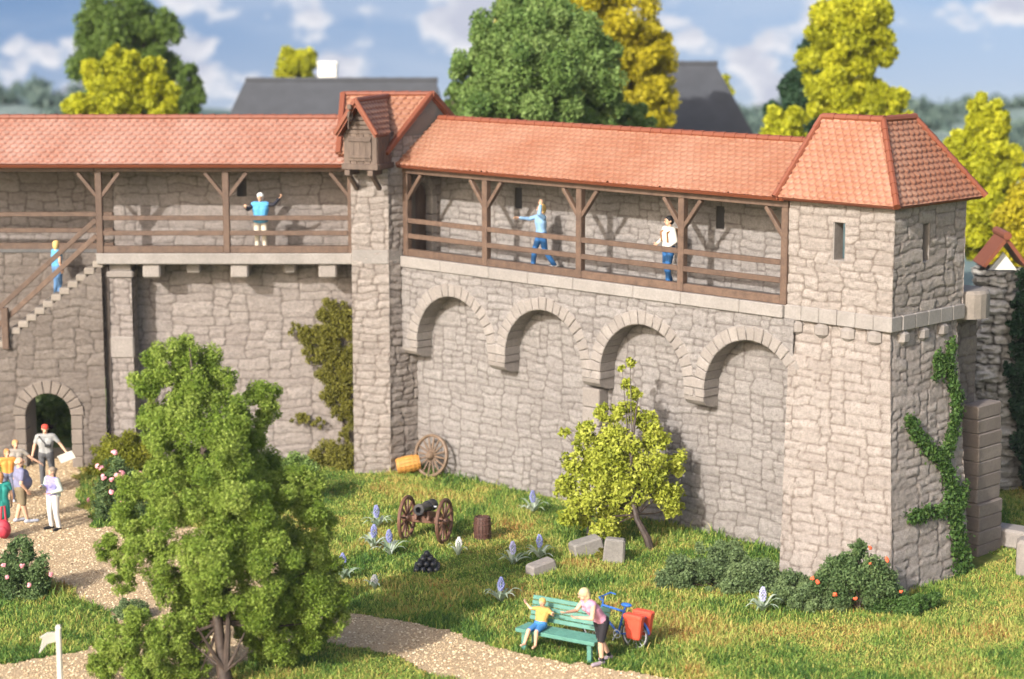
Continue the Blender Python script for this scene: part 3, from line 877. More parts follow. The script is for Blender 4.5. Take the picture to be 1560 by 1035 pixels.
lbox(mb, -12.04, -4.4, 63.08, 64.1, -.2, 6.15, 0); lbox(mb, -19, -12.1, 65.2, 65.6, 2.6, 9.9, 0)
mb.build('wall_core', M['core'], LW)
timber_front(LW, (0, LF, 0), LU, LN, [-12.22, -8.46, -4.76], (-12.32, -4.66), Z1, 8.92, M['wood_brown'])
mb = MB(); mb.bar((-19, LF + .1, 9.005), (-12.33, LF + .1, 9.005), .2, .17, bev=.012); mb.build('wall_plate', M['wood_brown'], LW)
mb = MB(); mb.bar((-12.28, LF + .1, 8.18), (-12.84, LF + .1, 8.90), .11, .14, LN, bev=.012); mb.build('brace', M['wood_brown'], LW)
for zz, h_ in ((6.52, .2), (7.0, .14), (7.49, .14)):
    mb = MB(); mb.bar((-19, 63.55, zz), (-12.12, 63.55, zz), .1, h_, bev=.012); mb.build('rail', M['wood_brown'], LW)
lA, lB, lC, lD = (-19.5, 63.35, 10.42), (-4.3, 63.35, 10.42), (-4.75, 61.58, 9.16), (-19.5, 61.58, 9.16)
slope('roof', lA, (-4.75, 63.35, 10.42), lC, lD, M['tile_left'], LW, 9, tw=.245, tp=.205)
roof_under(LW, lA, (-4.75, 63.35, 10.42), lC, lD)
roof_under(LW, (-19.5, 65.9, 9.0), (-4.3, 65.9, 9.0), (-4.3, 63.35, 10.42), (-19.5, 63.35, 10.42))
mb = MB(); ridge_line(mb, (-19.5, 63.35, 10.43), (-4.6, 63.35, 10.43)); mb.build('ridge_tiles', M['ridge'], LW, True)

# ================================================================== GATE WALL AND STAIRS
GAPF = MB(); lbox(GAPF, -12.22, -12.04, 62.14, 63.0, -.1, 6.1, 0)
GAPF.build('recess', M['stone_gate'], LW)
GW = thing('gate_wall', 'dark brown stone wall with a round gate arch under the stair', 'wall', (-14, 62, 0))
GX, GR, GS = -13.95, .68, 1.58
def stair_z(x): return 6.28 - (-12.2 - x) * .79
def keep_gate(u, v):
    x = u - 19; z = v - .2
    k = z < stair_z(x) - .12
    k &= ~((np.hypot(x - GX, z - GS) < GR + .12) & (z >= GS) | (np.abs(x - GX) < GR + .12) & (z < GS))
    return k
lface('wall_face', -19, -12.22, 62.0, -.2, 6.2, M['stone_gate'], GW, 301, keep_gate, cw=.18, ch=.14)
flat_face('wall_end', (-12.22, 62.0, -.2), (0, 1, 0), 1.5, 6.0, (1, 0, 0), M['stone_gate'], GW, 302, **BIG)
mb = MB(); rg = random.Random(77)
voussoirs(mb, (0, 62.0, 0), LU, LN, GX, GS, GR, GR + .40, 0, PI, 11, -.5, .08, .012, rg)
for sg in (-1, 1):
    z = -.1
    for hh in (.42, .38, .46, .42):
        w = .34 + rg.uniform(-.02, .03); x0 = GX + sg * GR
        lbox(mb, x0, x0 + sg * w, 61.93, 62.5, z, z + hh - .01, .025); z += hh
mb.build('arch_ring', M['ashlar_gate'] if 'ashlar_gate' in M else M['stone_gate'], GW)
mb = MB()
for sg in (-1, 1): lbox(mb, GX + sg * (GR + .02), GX + sg * (GR + .6), 62.5, 63.4, -.1, 2.6, 0)
lbox(mb, GX - GR - .02, GX + GR + .02, 62.5, 63.4, 2.3, 2.6, 0); mb.build('passage', M['core'], GW)
ST = thing('stone_stair', 'worn stone stair climbing to the covered walk with two slanting brown handrails', 'stairs', (-14, 62, 4))
for i in range(26):
    x1 = -12.16 - i * .253; z = 6.26 - i * .2; mb = MB(); rg = random.Random(i)
    lbox(mb, x1 - .32, x1, 61.955 + rg.uniform(-.015, .015), 63.48, z - .21, z - .004, .03)
    mb.build('step', M['step'], ST)
mb = MB()
for a, b_ in (((-12.33, 62.0, 7.50), (-16.2, 62.0, 4.05)), ((-12.33, 62.0, 7.02), (-16.2, 62.0, 3.55))):
    mb = MB(); mb.bar(a, b_, .09, .15, bev=.012); mb.build('handrail', M['wood_brown'], ST)
mb = MB(); mb.bar((-15.12, 61.92, 3.62), (-15.12, 61.92, 4.86), .2, .2, LU, bev=.02); mb.build('newel_post', M['wood_brown'], ST)

# ================================================================== SQUARE PIER BETWEEN THE WALLS
PT = thing('wall_pier', 'square stone pier between the two walls with a wooden hoist dormer on top', 'tower', (-4.1, 61, 0))
PX0, PX1, PY = -4.66, -3.63, 61.0
SM = dict(cw=.14, ch=.105, wr=(3, 5))
lface('front_face', PX0, PX1, PY, -.2, 9.3, M['stone_tower'], PT, 401, ext=.03, **SM)
fr = Vector((PX1, PY, 0)); s_f, o_f = Rinv(PX1, PY)
nr = RU.copy()
def keep_door(u, v):
    z = v - .2; o = o_f - u; c = -.18; r = .42
    return ~((np.hypot(o - c, z - 8.2) < r) & (z >= 8.2) | (np.abs(o - c) < r) & (z < 8.2) & (z > 6.5))
flat_face('side_face', tuple(Vector((PX1, PY, -.2))), tuple(-RN), o_f + 1.05, 10.2, tuple(RU), M['stone_tower'], PT, 402, keep_door, **SM)
flat_face('side_face', (PX0, PY, -.2), (0, 1, 0), 2.7, 9.6, (-1, 0, 0), M['stone_tower'], PT, 403, **SM)
mb = MB()
lbox(mb, PX0 - .02, PX1 + .012, PY - .035, PY + .3, 6.30, 6.72, .02)
e = Vector((PX1, PY, 0)); q = o_f - .60
Mx = Matrix((-RN, -RU, UPV)).transposed()
mb.box(e - RN * (q / 2) - RU * .12 + Vector((0, 0, 6.51)), (q, .3, .42), Mx, bev=.02)
mb.build('string_course', M['slab'], PT)
mb = MB(); voussoirs(mb, R3(s_f, 0, 0), -RN, RU, .18, 8.2, .42, .62, 0, PI, 9, -.25, .05, .01, random.Random(5))
for sg in (-1, 1):
    for z in (6.5, 7.07, 7.64): 
        oc = -.18 + sg * .52
        mb.box(R3(s_f - .1, oc, z + .28), (.2, .3, .55), Mx, bev=.02)
mb.build('door_surround', M['ashlar'], PT)
mb = MB(); mb.box(R3(s_f - .28, -.18, 7.55), (.95, .05, 2.2), Mx); mb.build('door', M['wood_old'], PT)
# core
mb = MB(); P = [Vector((PX0 + .1, PY + .1, 0)), Vector((PX1 - .1, PY + .1, 0)), R3(s_f - .34, -1.2), R3(s_f - .34, -2.4), Vector((PX0 + .1, 64, 0))]
V = [p + Vector((0, 0, -.2)) for p in P] + [p + Vector((0, 0, 9.4)) for p in P]
mb.add(V, [tuple(range(4, -1, -1)), tuple(range(5, 10))] + [(i, (i + 1) % 5, 5 + (i + 1) % 5, 5 + i) for i in range(5)]); mb.build('wall_core', M['core'], PT)
# roof of the pier
pA, pB = Vector((-4.98, 62.3, 11.18)), Vector((-2.36, 62.3, 11.18))
pD, pC = Vector((-5.02, 60.75, 9.52)), Vector((-3.66, 60.75, 9.52))
pE, pF = Vector((-4.98, 63.9, 9.5)), Vector((-1.06, 63.9, 9.5))
slope('roof', pA, pB, pC, pD, M['tile_right'], PT, 17)
roof_under(PT, pA, pB, pC, pD)
roof_under(PT, pE, pF, pB, pA)
mb = MB(); ridge_line(mb, pA + Vector((-.02, 0, 0)), pB + Vector((.02, 0, 0)), .095); mb.build('ridge_tiles', M['ridge'], PT, True)
for a, b_ in ((pB, pC), (pB, pF), (pA, pD), (pA, pE)):
    mb = MB(); mb.bar(Vector(a) + Vector((0, 0, .03)), Vector(b_) + Vector((0, 0, .03)), .17, .17, bev=.03); mb.build('verge_board', M['ridge'], PT)
mb = MB(); k = Vector((-.12, .05, -.12))
mb.poly([pB + k, pF + k + Vector((-.1, -.15, 0)), pC + k + Vector((0, .2, 0))], .12); mb.build('gable_wall', M['core'], PT)
# wooden hoist dormer
oc = Vector((-4.36, 60.33, 0)); ang = rad(-20)
Mo = Matrix.Rotation(ang, 3, 'Z')
def O3(x, y, z): return oc + Mo @ Vector((x, y, 0)) + Vector((0, 0, z))
mb = MB(); rg = random.Random(9)
mb.box(O3(0, .62, 9.68), (1.0, 1.14, .95), Mo, tone=.3)
for i in range(5): mb.box(O3(-.42 + i * .21, .035, 9.66 + rg.uniform(-.01, .01)), (.20, .05, .98), Mo, bev=.01)
for i in range(6): mb.box(O3(.515, .14 + i * .2, 9.66), (.05, .19, .98), Mo, bev=.01)
mb.box(O3(0, .02, 9.20), (1.14, .14, .17), Mo, bev=.015); mb.box(O3(.53, .62, 9.20), (.12, 1.2, .17), Mo, bev=.015)
for i in range(5): mb.box(O3(-.02, .03, 10.20 + i * .13), (.86 - i * .2, .06, .11), Mo, bev=.01)
mb.poly([O3(-.5, .08, 10.14), O3(.5, .08, 10.14), O3(0, .08, 11.0)], .1)
orl = mb.build('hoist_dormer', M['wood_old'], PT)
mb = MB()
for i in range(4): mb.box(O3(-.27 + i * .18, -.006, 9.72), (.179, .04, .70), Mo, bev=.005)
mb.box(O3(0, -.045, 9.50), (.70, .03, .09), Mo, bev=.008); mb.box(O3(0, -.045, 9.97), (.70, .03, .09), Mo, bev=.008)
mb.build('hatch', M['wood_old'], orl)
mb = MB()
for xx in (-.36, .36):
    mb.box(O3(xx, .22, 9.03), (.17, .7, .16), Mo, bev=.015)
    mb.bar(O3(xx, .02, 8.96), O3(xx, .56, 8.52), .12, .12, bev=.01)
mb.build('bracket', M['wood_old'], orl)
mb = MB(); mb.bar(O3(-.14, .5, 10.93), O3(-.14, -.42, 10.93), .12, .14, bev=.012); mb.build('hoist_beam', M['wood_old'], orl)
mb = MB(); mb.torus(O3(-.16, -.30, 10.66), .13, .04, Mo @ Vector((1, 0, 0)), 14, 6); mb.bar(O3(-.16, -.30, 10.9), O3(-.16, -.30, 10.6), .03, .05)
mb.tube([O3(-.16, -.43, 10.66), O3(-.16, -.43, 10.30)], .02, 6); mb.build('pulley', M['wood_old'], orl, True)
dA, dB = O3(0, -.28, 11.12), O3(0, 1.95, 11.12)
dD, dC = O3(.66, -.28, 10.12), O3(.66, .62, 10.12)
slope('dormer_roof', dA, dB, dC, dD, M['tile_right'], orl, 23, tw=.22, tp=.17)
roof_under(orl, dA, dB, dC, dD, .07)
dD2, dC2 = O3(-.66, -.28, 10.12), O3(-.66, .62, 10.12)
slope('dormer_roof', dB, dA, dD2, dC2, M['tile_right'], orl, 24, tw=.22, tp=.17)
roof_under(orl, dA, dB, dC2, dD2, .07)
mb = MB(); ridge_line(mb, dA, O3(0, 2.0, 11.12), .085, .3)
for e in (dD, dD2): mb.bar(dA + Vector((0, 0, .02)), e + Vector((0, 0, .02)), .11, .13, bev=.025)
mb.build('ridge_tiles', M['ridge'], orl, True)

# ================================================================== CORNER TOWER
CT = thing('corner_tower', 'square stone corner tower with arrow slits and a steep orange hipped roof', 'tower', R3(14, -1, 0))
S0, S1, O1, O0 = 12.50, 15.58, .50, -2.55
def tface(name, p0, p1, z0, z1, N, seed, keep=None, mat='stone_tower', **kw):
    "vertical face from p0 to p1 (s,off) in the wall frame"
    a = R3(*p0, z0); b_ = R3(*p1, z0); L = (b_ - a).length
    return flat_face(name, a, (b_ - a) / L, L, z1 - z0, N, M[mat], CT, seed, keep, ext=.035, **kw)
TM = dict(cw=.148, ch=.112)
def hole(c, hw, za, zb, z0):
    return lambda u, v: ~((np.abs(u - c) < hw) & (v + z0 > za) & (v + z0 < zb))
s_slit = 1.52
tface('upper_wall', (S0, O1), (S1, O1), Z1, 9.3, RN, 501, hole(s_slit, .17, 7.75, 8.68, Z1), **TM)
tface('upper_wall', (S1, O1), (S1, O0), Z1, 9.3, RU, 502, hole(1.36, .17, 7.75, 8.68, Z1), **TM)
tface('upper_wall', (S0, O0), (S0, O1), Z1, 9.3, -RU, 503, hole(.85, .30, 7.3, 8.8, Z1), **TM)
tface('upper_wall', (S1, O0), (S0, O0), Z1, 9.3, -RN, 504, hole(1.5, .25, 7.5, 8.7, Z1), **TM)
mb = MB()
for sg in (-1, 1): rbox(mb, S0 + s_slit + sg * .155, S0 + s_slit + sg * .33, .12, .505, 7.72, 8.72, .012)
rbox(mb, S0 + s_slit - .155, S0 + s_slit + .155, .12, .505, 8.66, 8.85, .012); rbox(mb, S0 + s_slit - .33, S0 + s_slit + .33, .12, .512, 7.58, 7.75, .012); mb.build('slit_frame', M['ashlar'], CT); mb = MB()
for sg in (-1, 1): rbox(mb, S1 - .38, S1 + .005, O1 - 1.36 + sg * .155, O1 - 1.36 + sg * .33, 7.72, 8.72, .012)
rbox(mb, S1 - .38, S1 + .005, O1 - 1.36 - .155, O1 - 1.36 + .155, 8.66, 8.85, .012); rbox(mb, S1 - .38, S1 + .012, O1 - 1.36 - .33, O1 - 1.36 + .33, 7.58, 7.75, .012)
mb.build('slit_frame', M['ashlar'], CT)
mb = MB(); rbox(mb, S0 + .1, S1 - .1, O0 + .1, O1 - .1, 6.3, 6.6, 0); mb.build('chamber_floor', M['core'], CT); mb = MB(); rbox(mb, S0 + .1, S1 - .1, O0 + .1, O1 - .1, 9.1, 9.2, 0); mb.build('chamber_ceiling', M['core'], CT)
# string course in blocks
mb = MB()
def blocks(a, b_, N, n, z0, z1, depth, rg):
    a = Vector(a); b_ = Vector(b_); d = (b_ - a) / n; U = d.normalized(); Mx = Matrix((U, Vector(N), UPV)).transposed()
    for i in range(n):
        mb.box(a + d * (i + .5) - Vector(N) * (depth / 2 - rg.uniform(0, .01)) + Vector((0, 0, (z0 + z1) / 2)), (d.length - .01, depth, z1 - z0), Mx, bev=.02, tone=rg.random())
rg = random.Random(3); e = .07
blocks(R3(S0 - e, O1 + e), R3(S1 + e, O1 + e), RN, 6, Z0 - .02, Z1 + .02, .45, rg)
blocks(R3(S1 + e, O1 + e - .46), R3(S1 + e, O0 - e), RU, 5, Z0 - .02, Z1 + .02, .45, rg)
blocks(R3(S0 - e, O0 - e + .46), R3(S1 + e - .46, O0 - e + .46), RN, 5, Z0 - .02, Z1 + .02, .45, rg)
mb.build('string_course', M['slab'], CT)
# lower body with a strong batter
i_ = .10
tops = [(S0 + .06, O1 - i_), (S1 - i_, O1 - i_), (S1 - i_, O0 + i_), (S0 + .06, O0 + i_)]
bots = [(13.35, 1.66), (16.60, 1.66), (16.60, -1.65), (13.35, -3.0)]
def quad_face(name, b0, b1, t1, t0, z0, z1, mat, parent, seed, keep=None, **mk):
    B0, B1, T1, T0 = (np.array(p) for p in (R3(*b0, z0), R3(*b1, z0), R3(*t1, z1), R3(*t0, z1)))
    W_ = max(np.linalg.norm(B1 - B0), np.linalg.norm(T1 - T0)); H_ = np.linalg.norm((T0 + T1) / 2 - (B0 + B1) / 2)
    ms = Masonry(W_, H_, seed, **mk)
    def pos(u, v):
        a = (u / W_)[..., None]; b_ = (v / H_)[..., None]
        return (B0 * (1 - a) + B1 * a) * (1 - b_) + (T0 * (1 - a) + T1 * a) * b_
    N = np.cross(B1 - B0, T0 - B0); N /= np.linalg.norm(N)
    return relief(name, pos, W_, H_, N, ms, mat, parent, .045, keep, ext=.035)
for i in range(4):
    j = (i + 1) % 4
    quad_face('lower_wall', bots[i], bots[j], tops[j], tops[i], -.15, Z0 - .02, M['stone_tower'], CT, 510 + i, **TM)
rg = random.Random(8)
for k in range(4):
    mb = MB(); s = S0 + .22 + k * .78; Mx = Matrix((RU, -RN, UPV)).transposed()
    mb.box(R3(s + .05, .40, 5.965), (.40, .40, .36), Mx, taper=1.0, bev=.09); mb.build('corbel', M['ashlar'], CT)
for k in range(3):
    mb = MB(); o = O1 - .55 - k * .85
    mb.box(R3(S1 - .10, o, 5.965), (.40, .36, .36), Mx, bev=.09); mb.build('corbel', M['ashlar'], CT)
# roof
ES0, ES1, EO1, EO0, EZ = 12.33, 15.88, .86, -2.95, 9.20
TS0, TS1, TO1, TO0, TZ = 12.62, 14.42, -.62, -1.95, 11.12
E = [R3(ES0, EO1, EZ), R3(ES1, EO1, EZ), R3(ES1, EO0, EZ), R3(ES0, EO0, EZ)]
T = [R3(TS0, TO1, TZ), R3(TS1, TO1, TZ), R3(TS1, TO0, TZ), R3(TS0, TO0, TZ)]
T[3] = T[3] - Vector((0, 0, .9))
for i in range(4):
    j = (i + 1) % 4
    if i > 1:
        mb = MB(); mb.poly([T[j], T[i], E[i], E[j]], .1); mb.build('roof', M['ridge'], CT); continue
    slope('roof', T[i], T[j], E[j], E[i], M['tile_tower'] if 'tile_tower' in M else M['tile_right'], CT, 60 + i, tw=.22, tp=.168)
    roof_under(CT, T[i], T[j], E[j], E[i])
mb = MB(); mb.poly([T[0], T[1], T[3]], .06); mb.poly([T[1], T[2], T[3]], .06); mb.poly([T[3], T[1], T[0]], .06); mb.poly([T[3], T[2], T[1]], .06)
mb.build('roof_top', M['ridge'], CT)
mb = MB()
for i in range(2): ridge_line(mb, T[i], T[(i + 1) % 4], .10, .33)
for i in range(3): ridge_line(mb, T[i] + Vector((0, 0, .02)), E[i] + Vector((0, 0, .04)), .085, .36)
mb.build('ridge_tiles', M['ridge'], CT, True)

# ================================================================== wall stub and buttress behind the tower
WS = thing('wall_stub', 'low rounded stone parapet sticking out behind the corner tower', 'wall', R3(15.4, -3.4, 0))
mb = MB(); a = R3(15.4, -2.7, 0)
Vp = []
for k in range(11):
    t = PI * k / 10; Vp.append((math.sin(t) * .55, -math.cos(t) * .55))
Mx = Matrix((RU, -RN, UPV)).transposed()
pr = [R3(15.1 + .0, -2.5)] 
pts = [R3(14.2, -2.62)] + [R3(15.25 + math.sin(PI * k / 10) * .62, -3.24 + math.cos(PI * k / 10) * .62) for k in range(11)] + [R3(14.2, -3.86)]
n_ = len(pts); V = [p + Vector((0, 0, 6.1)) for p in pts] + [p + Vector((0, 0, 6.72)) for p in pts] + [p + (R3(14.6, -3.24) - p) * .05 + Vector((0, 0, 6.80)) for p in pts]
Fc = [tuple(range(2 * n_, 3 * n_))] + [(i, (i + 1) % n_, n_ + (i + 1) % n_, n_ + i) for i in range(n_)] + [(n_ + i, n_ + (i + 1) % n_, 2 * n_ + (i + 1) % n_, 2 * n_ + i) for i in range(n_)]
mb.add(V, [f[::-1] if False else f for f in Fc], .4)
mb.build('parapet', M['step'], WS)
flat_face('wall_body', R3(14.2, -2.66, -.2), RU, 1.0, 6.3, RN, M['stone_gate'], WS, 601, None, ext=.03, cw=.15, ch=.12)
flat_face('wall_body', R3(15.2, -2.66, -.2), -RN, 1.2, 6.3, RU, M['stone_gate'], WS, 602, None, ext=.03, cw=.15, ch=.12)
M['stone_rubble'] = stone_mat('stone_rubble', (.40, .375, .335), (.56, .53, .48), (.06, .05, .042), (.60, .57, .52))
M['rubble_warm'] = plain_stone('rubble_warm', (.19, .155, .132), (.25, .21, .18))
BU = thing('buttress', 'stepped stone buttress standing beside the ivy behind the corner tower', 'buttress', G(1490, 850))
mb = MB(); c0 = G(1484, 846); rg = random.Random(31)
z = -.1
for i in range(11):
    hh = .36; wide = .78 if z < 1.15 else (.60 if z < 3.0 else .48); rec = 0 if z < 1.15 else (.0 if z < 3.6 else .1)
    p = Vector((c0.x + .18, c0.y + .55 + rec, z + hh / 2)); Mz = Matrix((RU, -RN, UPV)).transposed()
    mb.box(p + RN * -.0, (wide + rg.uniform(-.02, .03), 1.1, hh - .004), Mz, bev=.028, tone=rg.random()); z += hh
mb.build('courses', M['rubble_warm'], BU)
RF = thing('stone_blocks', 'two rectangular fallen stone blocks beside the buttress', 'stone', G(1535, 850))
mb = MB(); p = G(1530, 838); mb.box(p + Vector((.35, .5, .22)), (1.2, .7, .5), Matrix.Rotation(rad(-35), 3, 'Z'), bev=.06); mb.build('stone_block', M['ashlar'], RF)
mb = MB(); p = G(1568, 880); mb.box(p + Vector((.2, .3, .42)), (.9, .6, .95), Matrix.Rotation(rad(-12), 3, 'Z'), bev=.08); mb.build('stone_block', M['ashlar'], RF)

# ================================================================== rubble chimney-like pillar with a small red roof
RP = thing('rubble_pillar', 'rough boulder pillar with a small red gable roof beside a dark conifer', 'pillar', (13.9, 59.6, 0))
cx, cy = 13.98, 59.7
ms = Masonry(4.4, 6.6, 909, cw=.17, ch=.15, wr=(2, 4), hr=((2, .7), (3, .3)))
u, v = np.meshgrid(np.linspace(0, 4.2, 110), np.linspace(0, 6.45, 170)); h, jt, tn = ms(u, v)
ang = u / 4.2 * 2 * PI - PI / 2 - .0; rr = .66 - .028 * v + np.clip(h + .01, 0, 1) * 6.5 + .10 * fbm(u * 1.4, v * 1.1, 77)
Pq = np.stack([cx + rr * np.cos(ang + PI), cy + rr * np.sin(ang + PI), v - .1], -1)
mobj('rubble_shaft', raw_mesh('rubble_shaft', Pq.reshape(-1, 3), grid_faces(110, 170), dict(joint=jt.ravel(), tone=tn.ravel())), M['stone_rubble'], RP)
mb = MB(); mb.tube([(cx, cy, 0), (cx, cy, 6.3)], [.62, .42], 10); mb.build('core', M['core'], RP)
mb = MB(); mb.poly([(cx - .40, cy - .38, 6.35), (cx + .40, cy - .38, 6.35), (cx, cy - .38, 6.86)], .1); mb.build('gable', M['white_paint'], RP)
mb = MB()
for sg in (-1, 1):
    P4 = [Vector((cx, cy - .72, 7.36)), Vector((cx, cy + .6, 7.36)), Vector((cx + sg * .66, cy + .6, 6.5)), Vector((cx + sg * .66, cy - .72, 6.5))]
    mb.poly(P4 if sg < 0 else P4[::-1], .1)
mb.tube([(cx, cy - .8, 7.37), (cx, cy + .62, 7.37)], .12, 10)
for o in (mb.build('roof', M['ridge'], RP),): pass

for root in (RW, LW, GW, ST, PT, CT, WS, BU, RF, RP):
    fix_parent(root)
# ------------------------------------------------------------------ PLANTS
rngT = random.Random(4)
def lobes_px(lst, dist):
    "lobes from survey directions at a ground distance: (x, y, radius in survey units, nearer/farther)"
    out = []
    for x, y, r, dd in lst:
        p = D(x, y, dist + dd); dep = p.y * math.cos(CAM_PITCH) + (CAM_H - p.z) * math.sin(CAM_PITCH)
        out.append((p.x, p.y, p.z, r * dep / CAM_F))
    return out

# foreground tree
shr = lambda LL, f: [(a, b_, c, r * f) for a, b_, c, r in LL]
L = lobes_px([(278, 528, 26, 0), (250, 560, 36, 0), (300, 568, 44, .3), (222, 588, 28, 0), (330, 590, 34, 0), (400, 602, 28, .4), (412, 625, 24, .5), (285, 625, 52, -.2), (348, 640, 44, -.3), (236, 640, 32, .3), (385, 655, 30, .3), (252, 690, 46, -.5), (325, 695, 55, -.8), (395, 705, 42, .4), (205, 742, 28, 0), (268, 765, 52, -.9), (362, 768, 62, -1.0), (440, 742, 42, .1), (474, 775, 28, 0), (205, 796, 36, -.3), (170, 838, 26, -.2), (232, 845, 44, -.9), (325, 850, 58, -1.2), (420, 848, 58, -.9), (478, 842, 28, 0), (186, 880, 26, 0), (398, 908, 46, -.9), (468, 912, 44, -.3), (505, 922, 24, 0), (262, 896, 36, -.6), (435, 955, 38, -.2), (212, 955, 30, -1.0), (255, 965, 36, -.9), (180, 985, 34, -1.1), (158, 1012, 28, -1.1), (222, 1010, 40, -1.1), (285, 985, 32, -.5), (395, 968, 26, .5), (468, 738, 30, .2), (488, 800, 28, .2), (500, 868, 26, 0), (455, 880, 46, -.2), (505, 905, 30, 0), (385, 935, 30, -.3), (285, 935, 30, -.3), (325, 925, 30, .3), (300, 960, 24, .4), (345, 905, 38, -.8), (318, 912, 30, -.7), (296, 940, 26, -.5), (400, 945, 32, -.5), (260, 1002, 38, -.8), (296, 1022, 22, -.7), (430, 985, 34, .3), (482, 958, 34, .2), (398, 1000, 22, .6), (510, 945, 24, 0), (372, 962, 22, .8), (445, 915, 40, .6), (300, 720, 44, .9), (350, 830, 44, 1.0), (430, 820, 34, 1.0)], 42.6)
make_tree('foliage_tree', 'tall bushy fresh green tree in the foreground with a brown forked trunk', 'tree', tuple(G(345, 1046)), shr(L, .93), 'fore', 340000, .046, 51, .13, None, 20, (.22, .46), core=.5)
# its visible forked stem
T = bpy.data.objects['foliage_tree']
mb = MB(); b0 = Vector((0, 0, -.1))
for tip, r in (((-.55, -.2, 1.35), .07), ((.42, -.15, 1.2), .06), ((.1, .1, 2.2), .10), ((.5, -.3, .85), .035), ((-.75, .1, .95), .04)):
    r *= .62; mb.tube([(0, -.05, .35), (tip[0] * .45, tip[1] * .5, .35 + (tip[2] - .35) * .4), tip], [r * 1.2, r, r * .4], 7)
mb.build('limbs', M['bark'], T, True)

# trees behind the wall
def back_tree(label, lob, dist, key, n, size, seed, ground=0.0, cat='tree', name='broadleaf_tree', **kw):
    L = lobes_px(lob, dist); cx = sum(l[0] for l in L) / len(L)
    return make_tree(name, label, cat, (cx, dist, ground), L, key, n, size, seed, .3, 'trees behind the wall', **kw)
back_tree('large leafy mid green tree standing close behind the right wall', [(815, 40, 50, 0), (760, 70, 55, 0), (860, 70, 60, 0), (725, 110, 42, 0), (800, 110, 70, -1), (890, 110, 55, 0), (915, 90, 30, .3), (720, 150, 38, 0), (770, 165, 60, -1), (840, 165, 60, -1), (900, 165, 45, 0), (710, 190, 30, 0), (790, 25, 40, .6), (840, 20, 34, .5), (800, 210, 70, 0), (880, 220, 60, 0), (740, 230, 50, 0)], 74, 'green', 150000, .115, 61, f=(.22, .4), k=22)
back_tree('tall yellow ochre tree behind the large green tree', [(900, 10, 60, 0), (960, 30, 48, 0), (985, 75, 38, 0), (930, 70, 50, 0), (1000, 110, 34, 0), (960, 130, 40, 0), (1010, 160, 26, 0), (970, 175, 38, 0), (935, 195, 40, 0), (780, 25, 30, .5), (845, 10, 45, 0), (930, 240, 60, 0), (880, 120, 60, 1)], 86, 'ochre', 80000, .15, 62)
back_tree('small dark green shrub tree in front of the yellow ochre tree', [(960, 180, 22, 0), (980, 200, 22, 0), (945, 205, 24, 0), (965, 230, 34, 0)], 76, 'green', 9000, .15, 63)
back_tree('tall blurred green tree at the far left behind the left wall', [(200, 25, 42, 0), (160, 45, 40, 0), (225, 60, 44, 0), (180, 90, 60, 0), (135, 100, 28, 0), (245, 100, 32, 0), (285, 120, 20, 0), (290, 150, 22, 0), (265, 165, 30, 0), (120, 165, 20, 0), (200, 160, 70, 0), (200, 230, 70, 0)], 96, 'back', 72000, .15, 64)
back_tree('bright yellow tree in front of the blurred green tree at the left', [(185, 95, 26, 0), (160, 115, 28, 0), (215, 120, 36, 0), (180, 145, 46, 0), (245, 150, 28, 0), (125, 165, 26, 0), (220, 170, 44, 0), (160, 180, 44, 0), (190, 230, 60, 0)], 86, 'yellow', 57600, .15, 65)
back_tree('small round yellow green tree above the dark roof next to the white chimney', [(440, 92, 20, 0), (464, 96, 20, 0), (452, 110, 26, 0), (450, 140, 30, 0)], 108, 'yellow', 14400, .15, 66)
back_tree('tall slender yellow tree behind the corner tower roof', [(1300, 15, 55, 0), (1330, 40, 44, 0), (1255, 40, 34, 0), (1290, 70, 46, 0), (1340, 75, 26, 0), (1262, 105, 42, 0), (1310, 115, 30, 0), (1275, 145, 40, 0), (1325, 150, 30, 0), (1365, 155, 22, 0), (1370, 175, 22, 0), (1300, 180, 50, 0), (1310, 240, 60, 0)], 84, 'yellow', 73600, .15, 67, f=(.24, .4))
back_tree('dark green conifer partly hidden by the tall slender yellow tree', [(1235, 75, 18, 0), (1238, 100, 24, 0), (1225, 125, 28, 0), (1215, 150, 32, 0), (1235, 160, 40, 0), (1180, 168, 14, 0), (1230, 200, 50, 0)], 90, 'dark', 20000, .2, 68, name='conifer')
back_tree('low yellow bush tree left of the corner tower roof', [(1185, 185, 20, 0), (1210, 185, 20, 0), (1195, 205, 30, 0), (1200, 240, 30, 0)], 82, 'yellow', 14400, .15, 69)
back_tree('yellow tree right of the corner tower roof', [(1500, 170, 24, 0), (1515, 190, 24, 0), (1490, 195, 20, 0), (1505, 225, 30, 0), (1465, 220, 24, 0), (1470, 245, 30, 0), (1525, 235, 28, 0), (1490, 270, 40, 0), (1530, 265, 24, 0), (1500, 320, 44, 0), (1480, 360, 34, 0)], 78, 'yellow', 54400, .15, 70, f=(.26, .4))
back_tree('round ochre yellow tree at the right edge behind the rubble pillar', [(1560, 325, 36, 0), (1590, 310, 50, 0), (1550, 370, 44, 0), (1590, 380, 60, 0), (1530, 400, 40, 0), (1570, 440, 60, 0)], 74, 'ochre', 38400, .15, 71)
back_tree('thin yellow tree tip beside the gable of the grey roof', [(1104, 122, 9, 0), (1107, 138, 11, 0), (1104, 165, 18, 0), (1104, 200, 25, 0)], 100, 'yellow', 4800, .15, 72)
back_tree('dark green shrub beside the end of the long grey roof', [(690, 140, 12, 0), (688, 165, 16, 0), (688, 195, 24, 0)], 88, 'back', 6400, .15, 73)
